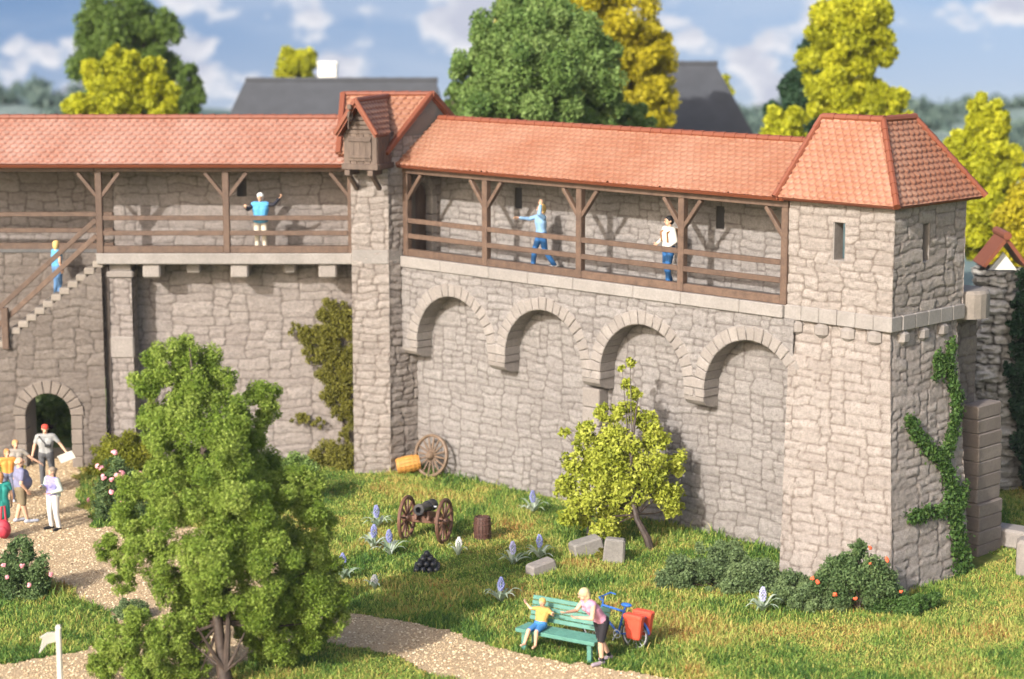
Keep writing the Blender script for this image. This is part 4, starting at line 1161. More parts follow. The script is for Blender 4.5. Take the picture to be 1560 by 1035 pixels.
make_tree('conifer', 'dark blue green bushy conifer at the right edge beside the rubble pillar', 'tree', tuple(G(1552, 742)), lobes_px([(1562, 425, 16, 0), (1568, 470, 26, 0), (1552, 500, 18, 0), (1578, 520, 38, 0), (1550, 565, 20, 0), (1584, 590, 44, 0), (1560, 620, 22, 0), (1588, 660, 44, 0), (1566, 690, 18, 0), (1592, 715, 36, 0)], 58.6), 'dark', 26000, .1, 74, .14)
rg = random.Random(55); P = []
for i in range(420):
    yy = rg.uniform(165, 246); xx = rg.uniform(-1, 1) * yy * .30
    if abs(xx + 12) < 26 or vn(np.array([xx * .03]), np.array([yy * .05]), 91)[0] < -.06: continue
    zz = 5.2 * math.exp(-((xx + 62) / 30) ** 2) * math.exp(-((yy - 215) / 32) ** 2) + 2.4 * math.exp(-((xx - 70) / 45) ** 2) * math.exp(-((yy - 222) / 22) ** 2) - .8
    for k in range(4): P.append((xx + rg.gauss(0, 1.6), yy + rg.gauss(0, 1.6), zz + rg.uniform(.2, 1.0), rg.uniform(.6, 1.3)))
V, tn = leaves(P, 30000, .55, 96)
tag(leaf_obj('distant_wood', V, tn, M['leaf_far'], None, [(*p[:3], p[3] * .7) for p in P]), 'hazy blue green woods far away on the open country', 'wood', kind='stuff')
# greenery seen through the gate arch
back_tree('shady green bush seen through the gate arch', [(45, 630, 20, 0), (75, 615, 26, 0), (100, 640, 22, 0), (70, 660, 30, 0), (90, 610, 20, .5), (50, 690, 30, 0), (90, 680, 24, 0)], 66.6, 'green', 9000, .13, 75, name='bush', cat='bush')

def shrub(name, label, lob, dist, key, n, size, seed, cat='bush', stems=True, group=None, k=18, f=(.16, .46), base=None):
    L = lobes_px(lob, dist); cx = sum(l[0] for l in L) / len(L); base = base or Vector((cx, dist, gz(cx, dist)))
    t = thing(name, label, cat, base, 0, group)
    L = [(x - base.x, y - base.y, max(z - base.z, .05), r) for x, y, z, r in L]
    if stems:
        mb = MB(); rg = random.Random(seed)
        for l in L: mb.tube([(rg.uniform(-.05, .05), rg.uniform(-.05, .05), -.05), (l[0] * .5, l[1] * .5, l[2] * .55), l[:3]], [.03, .02, .008], 5)
        mb.build('stem', M['bark'], t)
    P = puffs_of(L, seed, k, f); P = [p for p in P if p[2] + p[3] > .02]
    rg = random.Random(seed + 1); tones = [min(1, max(0, .5 + rg.gauss(0, .25))) for _ in P]
    V, tn = leaves(P, int(n * 1.15), size, seed, tones, shell=(.35, 1.4))
    V[:, 2] = np.maximum(V[:, 2], .0)
    leaf_obj('foliage', V, tn, M['leaf_' + key], t, [(p[0], p[1], p[2], p[3] * .42) for p in P] if stems else ())
    return t, L

def blossoms(t, L, n, mat, size, seed, front=True):
    rg = random.Random(seed)
    for i in range(n):
        for _ in range(30):
            l = rg.choice(L); d = Vector((rg.gauss(0, 1), -abs(rg.gauss(0, 1)), rg.gauss(.25, 1))).normalized()
            p = Vector(l[:3]) + d * l[3] * 1.25
            if p.z > .12 and all((p - Vector(q[:3])).length > q[3] * .9 for q in L): break
        mb = MB(); s = size * rg.uniform(.75, 1.2)
        for k in range(7):
            a = 2 * PI * k / 7 + rg.random(); dd = (d + Vector((math.cos(a), math.sin(a) * .4, math.sin(a))) * .75).normalized()
            mb.ball(p + dd * s * rg.uniform(.3, .75), (s * .38, s * .34, s * .13), 6, 4, M=dd.to_track_quat('Z', 'Y').to_matrix())
        mb.ball(p + d * s * .35, s * .35, 6, 4)
        mb.build('blossom', mat, t, True)
M['pink'] = paint('pink', (.72, .30, .33), .6, .25, 9, 0); M['coral'] = paint('coral', (.72, .12, .045), .6, .25, 9, 0)

shrub('bush', 'olive yellow bush at the foot of the wall right of the gate arch', [(160, 690, 22, 0), (190, 682, 26, 0), (220, 690, 24, 0), (185, 708, 34, -.3), (225, 712, 26, 0), (150, 708, 18, 0), (200, 668, 12, .2)], 60.6, 'olive', 16000, .07, 81)
t, L = shrub('rose_bush', 'green bush with pink roses beside the path left of the foreground tree', [(172, 712, 18, 0), (168, 740, 24, 0), (195, 745, 26, 0), (172, 770, 28, 0), (200, 780, 30, 0), (165, 790, 20, 0)], 55.6, 'rose', 12000, .06, 82); blossoms(t, L, 15, M['pink'], .14, 5)
t, L = shrub('rose_bush', 'dark green bush with a few pink roses at the left edge of the photo', [(30, 840, 20, 0), (50, 862, 24, 0), (18, 868, 26, 0), (60, 880, 20, 0), (35, 890, 34, 0), (-5, 880, 30, 0)], 48.3, 'rose', 15000, .06, 83); blossoms(t, L, 6, M['pink'], .09, 6)
shrub('bush', 'small dark green moss mound on the path beside the foreground tree', [(190, 928, 13, 0), (210, 930, 15, 0), (200, 938, 20, 0), (182, 938, 11, 0), (220, 938, 10, 0)], 46.6, 'shrub', 9000, .045, 84, stems=True)
t, L = shrub('shrub', 'wide low grey green shrub in front of the right wall beside the tower', [(1035, 868, 22, 0), (1075, 858, 26, .2), (1110, 850, 24, .4), (1090, 882, 30, 0), (1130, 885, 32, 0), (1045, 890, 24, 0), (1170, 880, 26, 0), (1120, 905, 28, -.3), (1165, 905, 28, -.2), (1015, 885, 16, 0)], 49.0, 'shrub', 52000, .055, 85, k=22, f=(.16, .42))
t, L = shrub('flowering_bush', 'green bush with coral red blossoms at the front foot of the corner tower', [(1308, 838, 14, 0), (1300, 860, 22, 0), (1330, 868, 24, 0), (1275, 880, 26, 0), (1345, 895, 24, 0), (1305, 895, 34, -.2), (1365, 915, 22, 0), (1250, 890, 20, 0)], 47.2, 'rose', 22000, .06, 86); blossoms(t, L, 9, M['coral'], .085, 7)
shrub('shrub', 'low dark green ground shrub left of the coral flowering bush', [(1210, 895, 26, 0), (1240, 905, 26, 0), (1270, 915, 26, -.2), (1225, 915, 22, -.3), (1195, 905, 18, 0)], 47.4, 'shrub', 26000, .055, 87)
shrub('shrub', 'dark green creeper fringe under the front corner of the tower', [(1365, 925, 18, 0), (1395, 922, 16, 0), (1420, 915, 12, .2), (1340, 928, 18, 0), (1385, 935, 14, -.2)], 47.0, 'ivy', 14000, .06, 88)

# climbing shrub with a bent woody stem against the right wall
cl = [(960, 552, 8, .6), (948, 562, 6, .6), (955, 585, 10, .5), (965, 600, 14, .5), (925, 628, 20, .5), (955, 630, 24, .3), (985, 640, 20, .4), (905, 660, 28, .3), (945, 672, 36, 0), (1000, 668, 28, .2), (880, 700, 32, .1), (930, 715, 44, -.3), (985, 715, 42, -.2), (1030, 705, 24, .2), (862, 738, 22, 0), (900, 750, 40, -.4), (955, 755, 38, -.5), (1015, 748, 30, -.2), (880, 785, 30, -.3), (925, 800, 34, -.6), (1025, 775, 20, 0), (860, 660, 10, .4)]
t, L = shrub('climbing_shrub', 'tall yellow green climbing shrub with a bent dark stem against the right wall', [(a, b_, r * .80, c) for a, b_, r, c in cl], 53.4, 'lime', 21000, .095, 91, stems=False, k=20, f=(.16, .46), base=Vector((3.55, 52.3, 0)))
mb = MB(); b0 = Vector((0, 0, -.1))
mb.tube([(.05, 0, -.1), (-.08, .05, .35), (-.33, .2, .8), (-.5, .5, 1.5), (-.45, .8, 2.6), (-.3, 1.0, 3.8)], [.11, .10, .08, .06, .04, .015], 8)
rg = random.Random(3)
for l in L: mb.tube([(-.33, .3, .9), (l[0] * .55 - .2, l[1] * .5 + .2, l[2] * .6 + .3), l[:3]], [.03, .02, .007], 5)
mb.build('stem', M['bark'], t, True)

# moss climbing in the corner left of the pier
def on_left(x, y, d0=62.85):
    return D(x, y, d0)
ms = [(500, 470, 14), (520, 480, 20), (495, 490, 20), (530, 500, 22), (470, 510, 16), (455, 505, 12), (500, 520, 26), (528, 530, 24), (545, 545, 16), (475, 535, 12), (505, 548, 20), (525, 560, 24), (510, 590, 22), (530, 600, 22), (515, 625, 18), (532, 640, 16), (525, 660, 12), (470, 548, 6), (460, 638, 12), (485, 640, 10), (498, 600, 14)]
t = thing('climbing_moss', 'mossy olive creeper climbing the left wall in the corner beside the pier', 'creeper', (-5.2, 62.8, 0))
P = []; rg = random.Random(14)
for x, y, r in ms:
    p = D(x, y, 62.75); rr = r * .0196
    for i in range(9):
        P.append((p.x + rg.gauss(0, .5) * rr - t.location.x, p.y - t.location.y - rg.uniform(0, .2) * rr, p.z + rg.gauss(0, .5) * rr, rr * rg.uniform(.3, .5)))
V, tn = leaves(P, 22000, .06, 92, [min(1, max(0, .5 + rg.gauss(0, .3))) for _ in P]); leaf_obj('foliage', V, tn, M['leaf_moss'], t, [(*p[:3], p[3] * .7) for p in P])
mb = MB(); q = [D(x, y, 62.9) - t.location for x, y in ((530, 705), (525, 660), (518, 600), (520, 540), (510, 480))]; mb.tube(q, [.05, .04, .04, .03, .015], 6); mb.build('stem', M['bark'], t)
shrub('bush', 'mossy olive bush at the foot of the pier under the creeper', [(500, 690, 20, 0), (525, 695, 22, 0), (480, 705, 18, 0), (510, 712, 24, -.2), (535, 715, 18, -.3), (555, 722, 8, -.6)], 62.0, 'moss', 15000, .06, 93)
shrub('bush', 'green leafy bush between the foreground tree and the pier', [(420, 715, 20, 0), (450, 712, 22, 0), (470, 722, 18, 0), (440, 735, 26, 0), (405, 730, 20, 0)], 57.5, 'green', 14000, .065, 94)

# ivy on the side face of the corner tower
t = thing('ivy', 'dark green ivy branching up the shaded side of the corner tower', 'ivy', R3(16.4, -.9, 0))
def on_batter(x, y):
    "point on the battered side face seen in that direction"
    r = Vector(ray(x, y)); best = None; lo, hi = 40, 60
    for _ in range(50):
        m_ = (lo + hi) / 2; p = Vector((0, 0, CAM_H)) + r * (m_ / r.y)
        s, o = Rinv(p.x, p.y); tt = min(1, max(0, (p.z + .15) / (Z0 + .13))); lim = 16.60 + (S1 - i_ - 16.60) * tt
        if s > lim: lo = m_
        else: hi = m_
    return p
iv = [[(1446, 520), (1440, 545), (1446, 580), (1452, 620), (1448, 655), (1440, 680), (1432, 700), (1446, 740), (1450, 780), (1456, 820), (1462, 860), (1462, 880)], [(1426, 540), (1424, 560), (1424, 575)], [(1440, 560), (1426, 548)], [(1380, 637), (1388, 655), (1400, 672), (1415, 688), (1432, 700)], [(1384, 784), (1398, 786), (1412, 776)], [(1425, 780), (1446, 772)], [(1440, 760), (1455, 775), (1462, 740)], [(1448, 590), (1456, 610)]]
mb = MB(); LV = []; rg = np.random.default_rng(8)
pts_all = []
for br in iv:
    q = [on_batter(*p) for p in br]
    mb.tube([p + RU * .02 - t.location for p in q], [.03] * len(q), 5)
    for a, b_ in zip(q[:-1], q[1:]):
        k = int((b_ - a).length / .012)
        for i in range(k): pts_all.append(a.lerp(b_, i / max(1, k)))
mb.build('stem', M['bark'], t)
PP = np.array([tuple(p) for p in pts_all]) - np.array(t.location); n = 9000
ii = rg.integers(0, len(PP), n); wd = .10 + .10 * np.clip((4.5 - PP[ii, 2]) / 4.5, 0, 1)
al = np.array(RN); c = PP[ii] + al * (rg.normal(0, 1, n) * wd)[:, None] + np.array([0, 0, 1]) * (rg.normal(0, 1, n) * .08)[:, None] + np.array(RU) * rg.uniform(.03, .17, n)[:, None]
c[:, 2] = np.maximum(c[:, 2], .02)
a = rg.normal(size=(n, 3)) * .8 + np.array([0, 0, -.6]); a /= np.linalg.norm(a, axis=1)[:, None]
nb = np.array(RU) + rg.normal(size=(n, 3)) * .6; b_ = np.cross(a, nb); b_ /= np.linalg.norm(b_, axis=1)[:, None]
s = .075 * rg.uniform(.6, 1.3, n)[:, None]
V = np.stack([c + a * s * .7, c - a * s * .3 + b_ * s * .55, c - a * s * .5, c - a * s * .3 - b_ * s * .55], 1)
Fq = np.arange(n * 4).reshape(-1, 4)
mobj('foliage', raw_mesh('foliage', V.reshape(-1, 3), Fq, dict(tone=np.repeat(np.clip(rg.normal(.5, .28, n), 0, 1), 4)), smooth=False), M['leaf_ivy'], t)

# hyacinths
M['flower_blue'] = paint('flower_blue', (.24, .26, .50), .6, .3, 20, 0); M['flower_white'] = paint('flower_white', (.72, .70, .68), .6, .15, 20, 0); M['flower_lilac'] = paint('flower_lilac', (.48, .47, .70), .6, .2, 20, 0)
def hyacinth(label, x, y, h, mat, seed, nl=11, spread=.46):
    p = G(x, y); rg = random.Random(seed)
    t = thing('hyacinth', label, 'flower', (p.x, p.y, gz(p.x, p.y)), 0, 'hyacinths in the grass')
    mb = MB(); top = Vector((rg.uniform(-.04, .04), rg.uniform(-.04, .04), h)); mb.tube([(0, 0, 0), top * .5, top * .97], [.022, .02, .014], 6, .4); mb.build('stem', M['leaf_strap'], t, True)
    mb = MB(); hh = .30 if h > .4 else .22
    for k in range(9):
        z = h - hh + hh * k / 8; r = .066 * math.sin(PI * min(.93, (k + 1.6) / 10.5)) + .006
        for j in range(6):
            a = 2 * PI * j / 6 + k * .5
            mb.ball(top * (z / h) + Vector((math.cos(a) * r, math.sin(a) * r, 0)), .021 * rg.uniform(.7, 1.3), 6, 4)
    mb.build('flower_head', mat, t, True)
    for k in range(nl):
        a = 2 * PI * k / nl + rg.uniform(-.3, .3); Lf = spread * rg.uniform(.8, 1.25); up = rg.uniform(.16, .34); mb = MB()
        d = Vector((math.cos(a), math.sin(a), 0)); sd = Vector((-d.y, d.x, 0)); V = []; w0 = .048
        for i in range(6):
            u = i / 5; c = d * (Lf * u) + Vector((0, 0, up * math.sin(u * PI * .72) * 1.1)); w = w0 * (1 - u ** 2.2) + .003
            V += [c - sd * w + Vector((0, 0, w * .35)), c, c + sd * w + Vector((0, 0, w * .35))]
        Fc = []
        for i in range(5): Fc += [(i * 3, i * 3 + 1, i * 3 + 4, i * 3 + 3), (i * 3 + 1, i * 3 + 2, i * 3 + 5, i * 3 + 4)]
        mb.add(V, Fc, rg.random()); mb.build('leaf', M['leaf_strap'], t, True)
B_, W_, L_ = M['flower_blue'], M['flower_white'], M['flower_lilac']
hyacinth('blue hyacinth furthest from the path left of the cannon wheel', 575, 805, .62, B_, 1)
hyacinth('blue hyacinth left one of the close pair left of the cannon', 568, 836, .62, B_, 2)
hyacinth('blue hyacinth right one of the close pair left of the cannon', 594, 846, .66, B_, 3)
hyacinth('blue hyacinth close to the right edge of the foreground tree', 524, 884, .66, B_, 4)
hyacinth('small white hyacinth between the foreground tree and the cannonballs', 570, 900, .34, W_, 5, 6, .26)
hyacinth('whitish hyacinth at the foot of the right cannon wheel', 698, 846, .46, W_, 6, 7, .3)
hyacinth('blue hyacinth close to the right wall right of the dark barrel', 812, 784, .62, B_, 7)
hyacinth('pale lilac hyacinth left of the light stone block', 782, 860, .58, L_, 8)
hyacinth('deep blue hyacinth just behind the light stone block', 822, 852, .62, B_, 9)
hyacinth('deep blue hyacinth above the green bench', 763, 918, .60, B_, 10)
hyacinth('pale blue hyacinth below the wide grey green shrub', 1162, 932, .56, L_, 11)
# small tuft of weeds at the tower foot and loose olive tuft by the stones
shrub('bush', 'tiny olive tuft growing beside the fallen grey stones', [(920, 845, 9, 0), (928, 852, 9, 0), (914, 853, 8, 0)], 51.4, 'moss', 3000, .05, 95, stems=True)
# ------------------------------------------------------------------ HOUSES behind the wall
M['slate'] = paint('slate', (.06, .063, .07), .8, .12, 1.5, .1, .2); M['plaster'] = paint('plaster', (.62, .60, .56), .8, .06, 2, .1)
def house(label, x0, x1, yr, y1, dist, chim=None, lean=(20, 40), seed=1):
    a = D(x0, yr, dist); b_ = D(x1, yr, dist); zr = (a.z + b_.z) / 2
    a.z = b_.z = zr; rise = 4.2; run = 4.6
    t = thing('house', label, 'house', ((a.x + b_.x) / 2, dist, 0)); o = t.location
    mb = MB(); e0 = Vector((a.x, dist - run, zr - rise)); e1 = Vector((b_.x, dist - run, zr - rise)); f0 = Vector((a.x, dist + run, zr - rise)); f1 = Vector((b_.x, dist + run, zr - rise))
    e0.x -= lean[0]; f0.x -= lean[0]; e1.x += lean[1]; f1.x += lean[1]
    mb.add([p - o for p in (e0, e1, b_, a, f0, f1)], [(0, 1, 2, 3), (5, 4, 3, 2), (1, 5, 2), (4, 0, 3), (0, 4, 5, 1)]); mb.build('roof', M['slate'], t)
    mb = MB(); ridge_line(mb, a - o, b_ - o, .12, .8); mb.build('ridge_cap', M['slate'], t, True)
    mb = MB(); mb.box(Vector(((e0.x + e1.x) / 2, dist, (zr - rise) / 2)) - o, (e1.x - e0.x - .8, run * 2 - .8, zr - rise - .02)); mb.build('wall', M['plaster'], t)
    if chim:
        p = D(chim[0], chim[1], dist - .3); w = chim[2] * dist / CAM_F
        mb = MB(); mb.box(Vector((p.x, dist + .6, (p.z + zr - 1) / 2)) - o, (w, w, p.z - zr + 1), bev=.03); mb.box(Vector((p.x, dist + .6, p.z + .06)) - o, (w * 1.12, w * 1.12, .12), bev=.02); mb.build('chimney', M['white_paint'], t)
    return t
house('long dark grey roofed house with a white chimney behind the left wall', 374, 664, 122, 180, 97, (497, 99, 28), (1.6, 1.0))
house('grey roofed house partly hidden by the yellow ochre tree behind the right wall', 960, 1090, 97, 205, 96, None, (1.0, 2.0))

# ------------------------------------------------------------------ CANNON, BARRELS, WHEEL, BALLS
M['iron'] = paint('iron', (.022, .023, .027), .35, .2, 8, .15, .5)
M['wood_cart'] = wood('wood_cart', (.09, .042, .026), (.21, .10, .06)); M['wood_wheel'] = wood('wood_wheel', (.10, .065, .042), (.25, .17, .11))
M['wood_barrel'] = wood('wood_barrel', (.06, .026, .02), (.13, .06, .042), (1, 1, .2)); M['wood_orange'] = wood('wood_orange', (.42, .19, .035), (.60, .30, .07), (1, 1, .2))
def wheel_parts(parent, c, axis, R, mat, nsp=12, w=.07, hub=.11, hubl=.13):
    c = Vector(c); ax = Vector(axis).normalized(); x = ax.orthogonal().normalized(); y = ax.cross(x)
    mb = MB(); mb.torus(c, R - .045, .05, ax, 40, 8, sq=w / .05 * .75); wl = mb.build('wheel', mat, parent, True)
    mb = MB(); mb.tube([c - ax * hubl, c - ax * hubl * .6, c + ax * hubl * .6, c + ax * hubl], [hub * .6, hub, hub, hub * .6], 14); mb.build('hub', mat, wl, True)
    mb = MB()
    for k in range(nsp):
        t = 2 * PI * k / nsp; d = x * math.cos(t) + y * math.sin(t)
        mb.tube([c + d * hub * .8, c + d * (R * .55), c + d * (R - .06)], [.026, .032, .024], 6)
    mb.build('spokes', mat, wl, True); return wl
wl_, wr_ = G(620, 822), G(677, 827)
ax = (wr_ - wl_); wid = ax.length; ax.normalize(); cc = (wl_ + wr_) / 2; z0 = gz(cc.x, cc.y)
CN = thing('cannon', 'old black cannon on a brown two wheeled wooden carriage in the grass', 'cannon', (cc.x, cc.y, z0), math.atan2(ax.y, ax.x))
R_ = .60; hw = wid / 2
for sg in (-1, 1): wheel_parts(CN, (sg * hw, 0, R_ - .03), (1, 0, 0), R_, M['wood_cart'], 12)
mb = MB(); mb.bar((-hw, 0, R_ - .03), (hw, 0, R_ - .03), .15, .17, bev=.02); mb.build('axle', M['wood_cart'], CN)
mb = MB()
for sg in (-1, 1): mb.bar((sg * .17, -.28, R_ + .14), (sg * .13, .75, R_ - .12), .08, .26, bev=.02)
mb.tube([(0, .5, R_ - .08), (0, 1.0, R_ - .33), (0, 1.35, .14), (0, 1.55, .12)], [.13, .12, .10, .09], 10); mb.build('trail', M['wood_cart'], CN, True)
mb = MB(); ML = Vector((0, -1, .10)).normalized(); c = Vector((0, .28, R_ + .27))
prof = [(.03, -.42), (.07, -.38), (.05, -.30), (.155, -.26), (.16, -.18), (.145, -.16), (.14, .1), (.15, .12), (.15, .16), (.13, .18), (.115, .62), (.15, .70), (.145, .78), (.08, .785), (.075, .60)]
Mq = ML.to_track_quat('Z', 'Y').to_matrix(); mb.lathe(prof, 18, Matrix.Translation(c) @ Mq.to_4x4()); mb.tube([c + Vector((-.24, -.05, 0)), c + Vector((.24, -.05, 0))], .045, 8)
mb.build('barrel', M['iron'], CN, True)

def barrel(name, label, loc, R, Hh, mat, mat2, Mx=None):
    t = thing(name, label, 'barrel', loc)
    Mx = Mx or Matrix.Identity(4); mb = MB(); n = 16; prof = [(R * .82, 0), (R * .93, Hh * .2), (R, Hh * .5), (R * .93, Hh * .8), (R * .82, Hh)]
    for k in range(n):
        a0 = 2 * PI * k / n + .03; a1 = 2 * PI * (k + 1) / n - .03; V = []
        for r, z in prof: V += [Mx @ Vector((r * math.cos(a0), r * math.sin(a0), z)), Mx @ Vector((r * math.cos(a1), r * math.sin(a1), z)), Mx @ Vector((r * .86 * math.cos(a1), r * .86 * math.sin(a1), z)), Mx @ Vector((r * .86 * math.cos(a0), r * .86 * math.sin(a0), z))]
        Fc = [(3, 2, 1, 0), (16, 17, 18, 19)]
        for i in range(4):
            for j in range(4): j2 = (j + 1) % 4; Fc.append((i * 4 + j, i * 4 + j2, i * 4 + 4 + j2, i * 4 + 4 + j))
        mb.add(V, Fc)
    st = mb.build('staves', mat, t)
    mb = MB(); mb.lathe([(R * .80, Hh - .05), (R * .80, Hh - .03)], n, Mx); mb.lathe([(R * .80, .03), (R * .80, .05)], n, Mx); mb.build('heads', mat, t)
    for z, rr in ((.12, .905), (.3, .975), (.7, .975), (.88, .905)):
        mb = MB(); mb.lathe([(R * rr + .0, Hh * z - .02), (R * rr + .014, Hh * z - .018), (R * rr + .014, Hh * z + .018), (R * rr, Hh * z + .02)], 20, Mx); mb.build('hoop', mat2, t, True)
    return t
p = G(735, 821); barrel('barrel', 'small dark brown wooden barrel standing in the grass right of the cannon', (p.x, p.y, gz(p.x, p.y) - .02), .235, .62, M['wood_barrel'], M['wood_barrel'])
p = G(604, 726); zb = gz(p.x, p.y); dr = Vector((.93, .12, .16)).normalized()
barrel('barrel', 'orange brown barrel lying at the foot of the pier', (p.x, p.y + .15, zb + .24), .26, .70, M['wood_orange'], M['wood_orange'], dr.to_track_quat('Z', 'Y').to_matrix().to_4x4())
p = G(657, 728); WH = thing('cart_wheel', 'big wooden cart wheel with many spokes leaning in the corner of the right wall', 'wheel', (p.x, p.y, gz(p.x, p.y)))
wheel_parts(WH, (.0, .16, .60), (-.62, -.78, .20), .64, M['wood_wheel'], 16, .09, .13, .16)
p = G(650, 873); t = thing('cannonball_pile', 'pyramid of black cannonballs in the grass below the cannon', 'cannonballs', (p.x, p.y + .2, gz(p.x, p.y)))
rB = .082
for lay in range(4):
    nn = 4 - lay
    for i in range(nn):
        for j in range(nn):
            mb = MB(); mb.ball(((i - (nn - 1) / 2) * 2 * rB, (j - (nn - 1) / 2) * 2 * rB, rB + lay * rB * 1.42), rB, 12, 8); mb.build('cannonball', M['iron'], t, True)

# loose stones
def stone(label, x, y, sz, rot, tilt=0, mat='ashlar', lift=.0):
    p = G(x, y); t = thing('stone_block', label, 'stone', (p.x, p.y, gz(p.x, p.y)), 0, 'fallen stones in the grass')
    mb = MB(); Mx = Matrix.Rotation(rad(rot), 3, 'Z') @ Matrix.Rotation(rad(tilt), 3, 'Y'); mb.box((0, 0, sz[2] * .42 + lift), sz, Mx, taper=.93, bev=.045); mb.build('block', M[mat], t)
stone('light grey stone block lying alone in the grass between two hyacinths', 824, 872, (.75, .40, .30), 32, -10)
M['stone_dark'] = plain_stone('stone_dark', (.20, .185, .165), (.27, .25, .225))
stone('low rounded dark grey stone left of the upright stone under the climbing shrub', 893, 846, (.85, .50, .42), 20, -12, 'stone_dark')
stone('upright dark grey stone under the climbing shrub beside a small olive tuft', 936, 858, (.55, .32, .66), -8, 4, 'stone_dark')
stone('small grey stone behind the low rounded stone under the climbing shrub', 908, 818, (.48, .4, .40), 5, 0, 'stone_dark')

# signpost with a small pointer board
p = G(93, 1068); t = thing('signpost', 'white wooden signpost with a small pointing board at the lower left', 'signpost', (p.x, p.y, gz(p.x, p.y)))
mb = MB(); mb.box((0, 0, .72), (.105, .105, 1.66), bev=.02); mb.box((0, 0, 1.57), (.12, .12, .06), taper=.6); M['cream_paint'] = paint('cream_paint', (.50, .48, .41), .5, .06); mb.build('post', M['cream_paint'], t)
mb = MB(); Ms = Matrix.Rotation(rad(205), 3, 'Z'); q = [(0, -.10), (.22, -.13), (.38, -.30), (.30, -.02), (.36, .02), (.20, .10), (0, .09)]
mb.poly([Ms @ Vector((a, -.07, 0)) + Vector((0, 0, 1.34 + b_)) for a, b_ in q], .05); mb.build('pointer', M['cream_paint'], t)

# ------------------------------------------------------------------ BENCH
M['bench'] = paint('bench', (.085, .22, .175), .45, .15, 7, .2, .4)
b0, b1 = G(797, 990), G(899, 1010); ub = (b1 - b0); Lb = ub.length; ub.normalize()
BN = thing('park_bench', 'green slatted park bench at the edge of the gravel path', 'bench', ((b0.x + b1.x) / 2, (b0.y + b1.y) / 2, 0), math.atan2(ub.y, ub.x))
hb = Lb / 2
mb = MB()
for k in range(5): mb.box((0, .0 + k * .105 - .02, .47), (Lb + .30, .098, .05), bev=.012)
mb.bar((-hb - .15, -.075, .455), (hb + .15, -.075, .455), .05, .09, bev=.015); mb.build('seat', M['bench'], BN)
mb = MB()
for k in range(5): mb.box((0, .50 + k * .035, .60 + k * .105), (Lb + .26, .04, .095), Matrix.Rotation(rad(-16), 3, 'X'), bev=.01)
mb.build('backrest', M['bench'], BN)
for sg in (-1, 1):
    for yy in (.02, .44):
        mb = MB(); mb.box((sg * (hb - .02), yy, .22), (.11, .10, .46), bev=.015); mb.build('leg', M['bench'], BN)
    mb = MB(); mb.bar((sg * (hb - .02), .50, .40), (sg * (hb - .02), .69, 1.06), .05, .06, bev=.01); mb.build('back_support', M['bench'], BN)

# ------------------------------------------------------------------ BICYCLE
M['bike_blue'] = paint('bike_blue', (.03, .13, .46), .35, .1, 8, 0, .5); M['steel'] = paint('steel', (.52, .53, .55), .35, .1, 8, 0, .6); M['rubber'] = paint('rubber', (.03, .03, .03), .7, .1, 8, 0)
M['red_bag'] = paint('red_bag', (.62, .085, .045), .55, .12, 6, .25); 
rw = G(967, 992); fwd = Vector((-.80, .60, 0)).normalized()
BK = thing('bicycle', 'blue bicycle with two red rear bags parked behind the green bench', 'bicycle', (rw.x, rw.y, gz(rw.x, rw.y)), math.atan2(fwd.y, fwd.x))
# local: +x forward, origin under the rear wheel
RR = .345
def bike_wheel(cx):
    mb = MB(); mb.torus((cx, 0, RR), RR - .02, .022, (0, 1, 0), 36, 8); w_ = mb.build('wheel', M['rubber'], BK, True)
    mb = MB(); mb.torus((cx, 0, RR), RR - .05, .016, (0, 1, 0), 36, 6); mb.build('rim', M['steel'], w_, True)
    mb = MB()
    for k in range(14):
        t = 2 * PI * k / 14; mb.bar((cx, .02 * (-1) ** k, RR), (cx + math.cos(t) * (RR - .05), 0, RR + math.sin(t) * (RR - .05)), .008, .008)
    mb.tube([(cx, -.05, RR), (cx, .05, RR)], .025, 8); mb.build('spokes', M['steel'], w_)
bike_wheel(0); bike_wheel(1.08)
mb = MB(); bb = Vector((.44, 0, .29)); st_ = Vector((.27, 0, .88)); hd = Vector((.86, 0, .86)); hd2 = Vector((.90, 0, .70))
for a, b_, r in ((bb, st_, .026), (st_ + (bb - st_) * .12, hd, .024), (bb, hd2, .028), (hd, hd2, .03), (hd2, Vector((.98, .06, RR + .25)), .02)): mb.tube([a, b_], r, 8)
for sg in (-1, 1):
    mb.tube([(0, sg * .06, RR), (st_.x + .02, sg * .025, .80)], .014, 6); mb.tube([(0, sg * .06, RR), tuple(bb)], .016, 6); mb.tube([tuple(hd2), (1.0, sg * .06, .55), (1.08, sg * .06, RR)], .016, 6)
mb.build('frame', M['bike_blue'], BK, True)
for cx in (0, 1.08):
    mb = MB(); V = []; Fc = []
    for i in range(13):
        t = rad(20 + 150 * i / 12); 
        for yy in (-.035, .035): V.append(Vector((cx + math.cos(t) * (RR + .03), yy, RR + math.sin(t) * (RR + .03))))
    for i in range(12): Fc.append((i * 2, i * 2 + 1, i * 2 + 3, i * 2 + 2))
    mb.add(V, Fc); mb.build('mudguard', M['bike_blue'], BK)
mb = MB(); mb.ball((.23, 0, .97), (.14, .085, .045), 12, 6); mb.tube([(.27, 0, .86), (.25, 0, .96)], .018, 6); mb.build('saddle', M['bike_blue'], BK, True)
mb = MB(); mb.tube([(.86, 0, .84), (.84, 0, 1.04)], .018, 6); mb.tube([(.70, -.28, 1.06), (.80, -.22, 1.10), (.86, 0, 1.06), (.80, .22, 1.10), (.70, .28, 1.06)], .017, 8); mb.build('handlebar', M['bike_blue'], BK, True)
mb = MB(); mb.box((-.02, 0, .76), (.46, .14, .025), bev=.01)
for sg in (-1, 1): mb.bar((-.18, sg * .06, .76), (0, sg * .06, RR), .015, .015)
mb.build('luggage_rack', M['bike_blue'], BK)
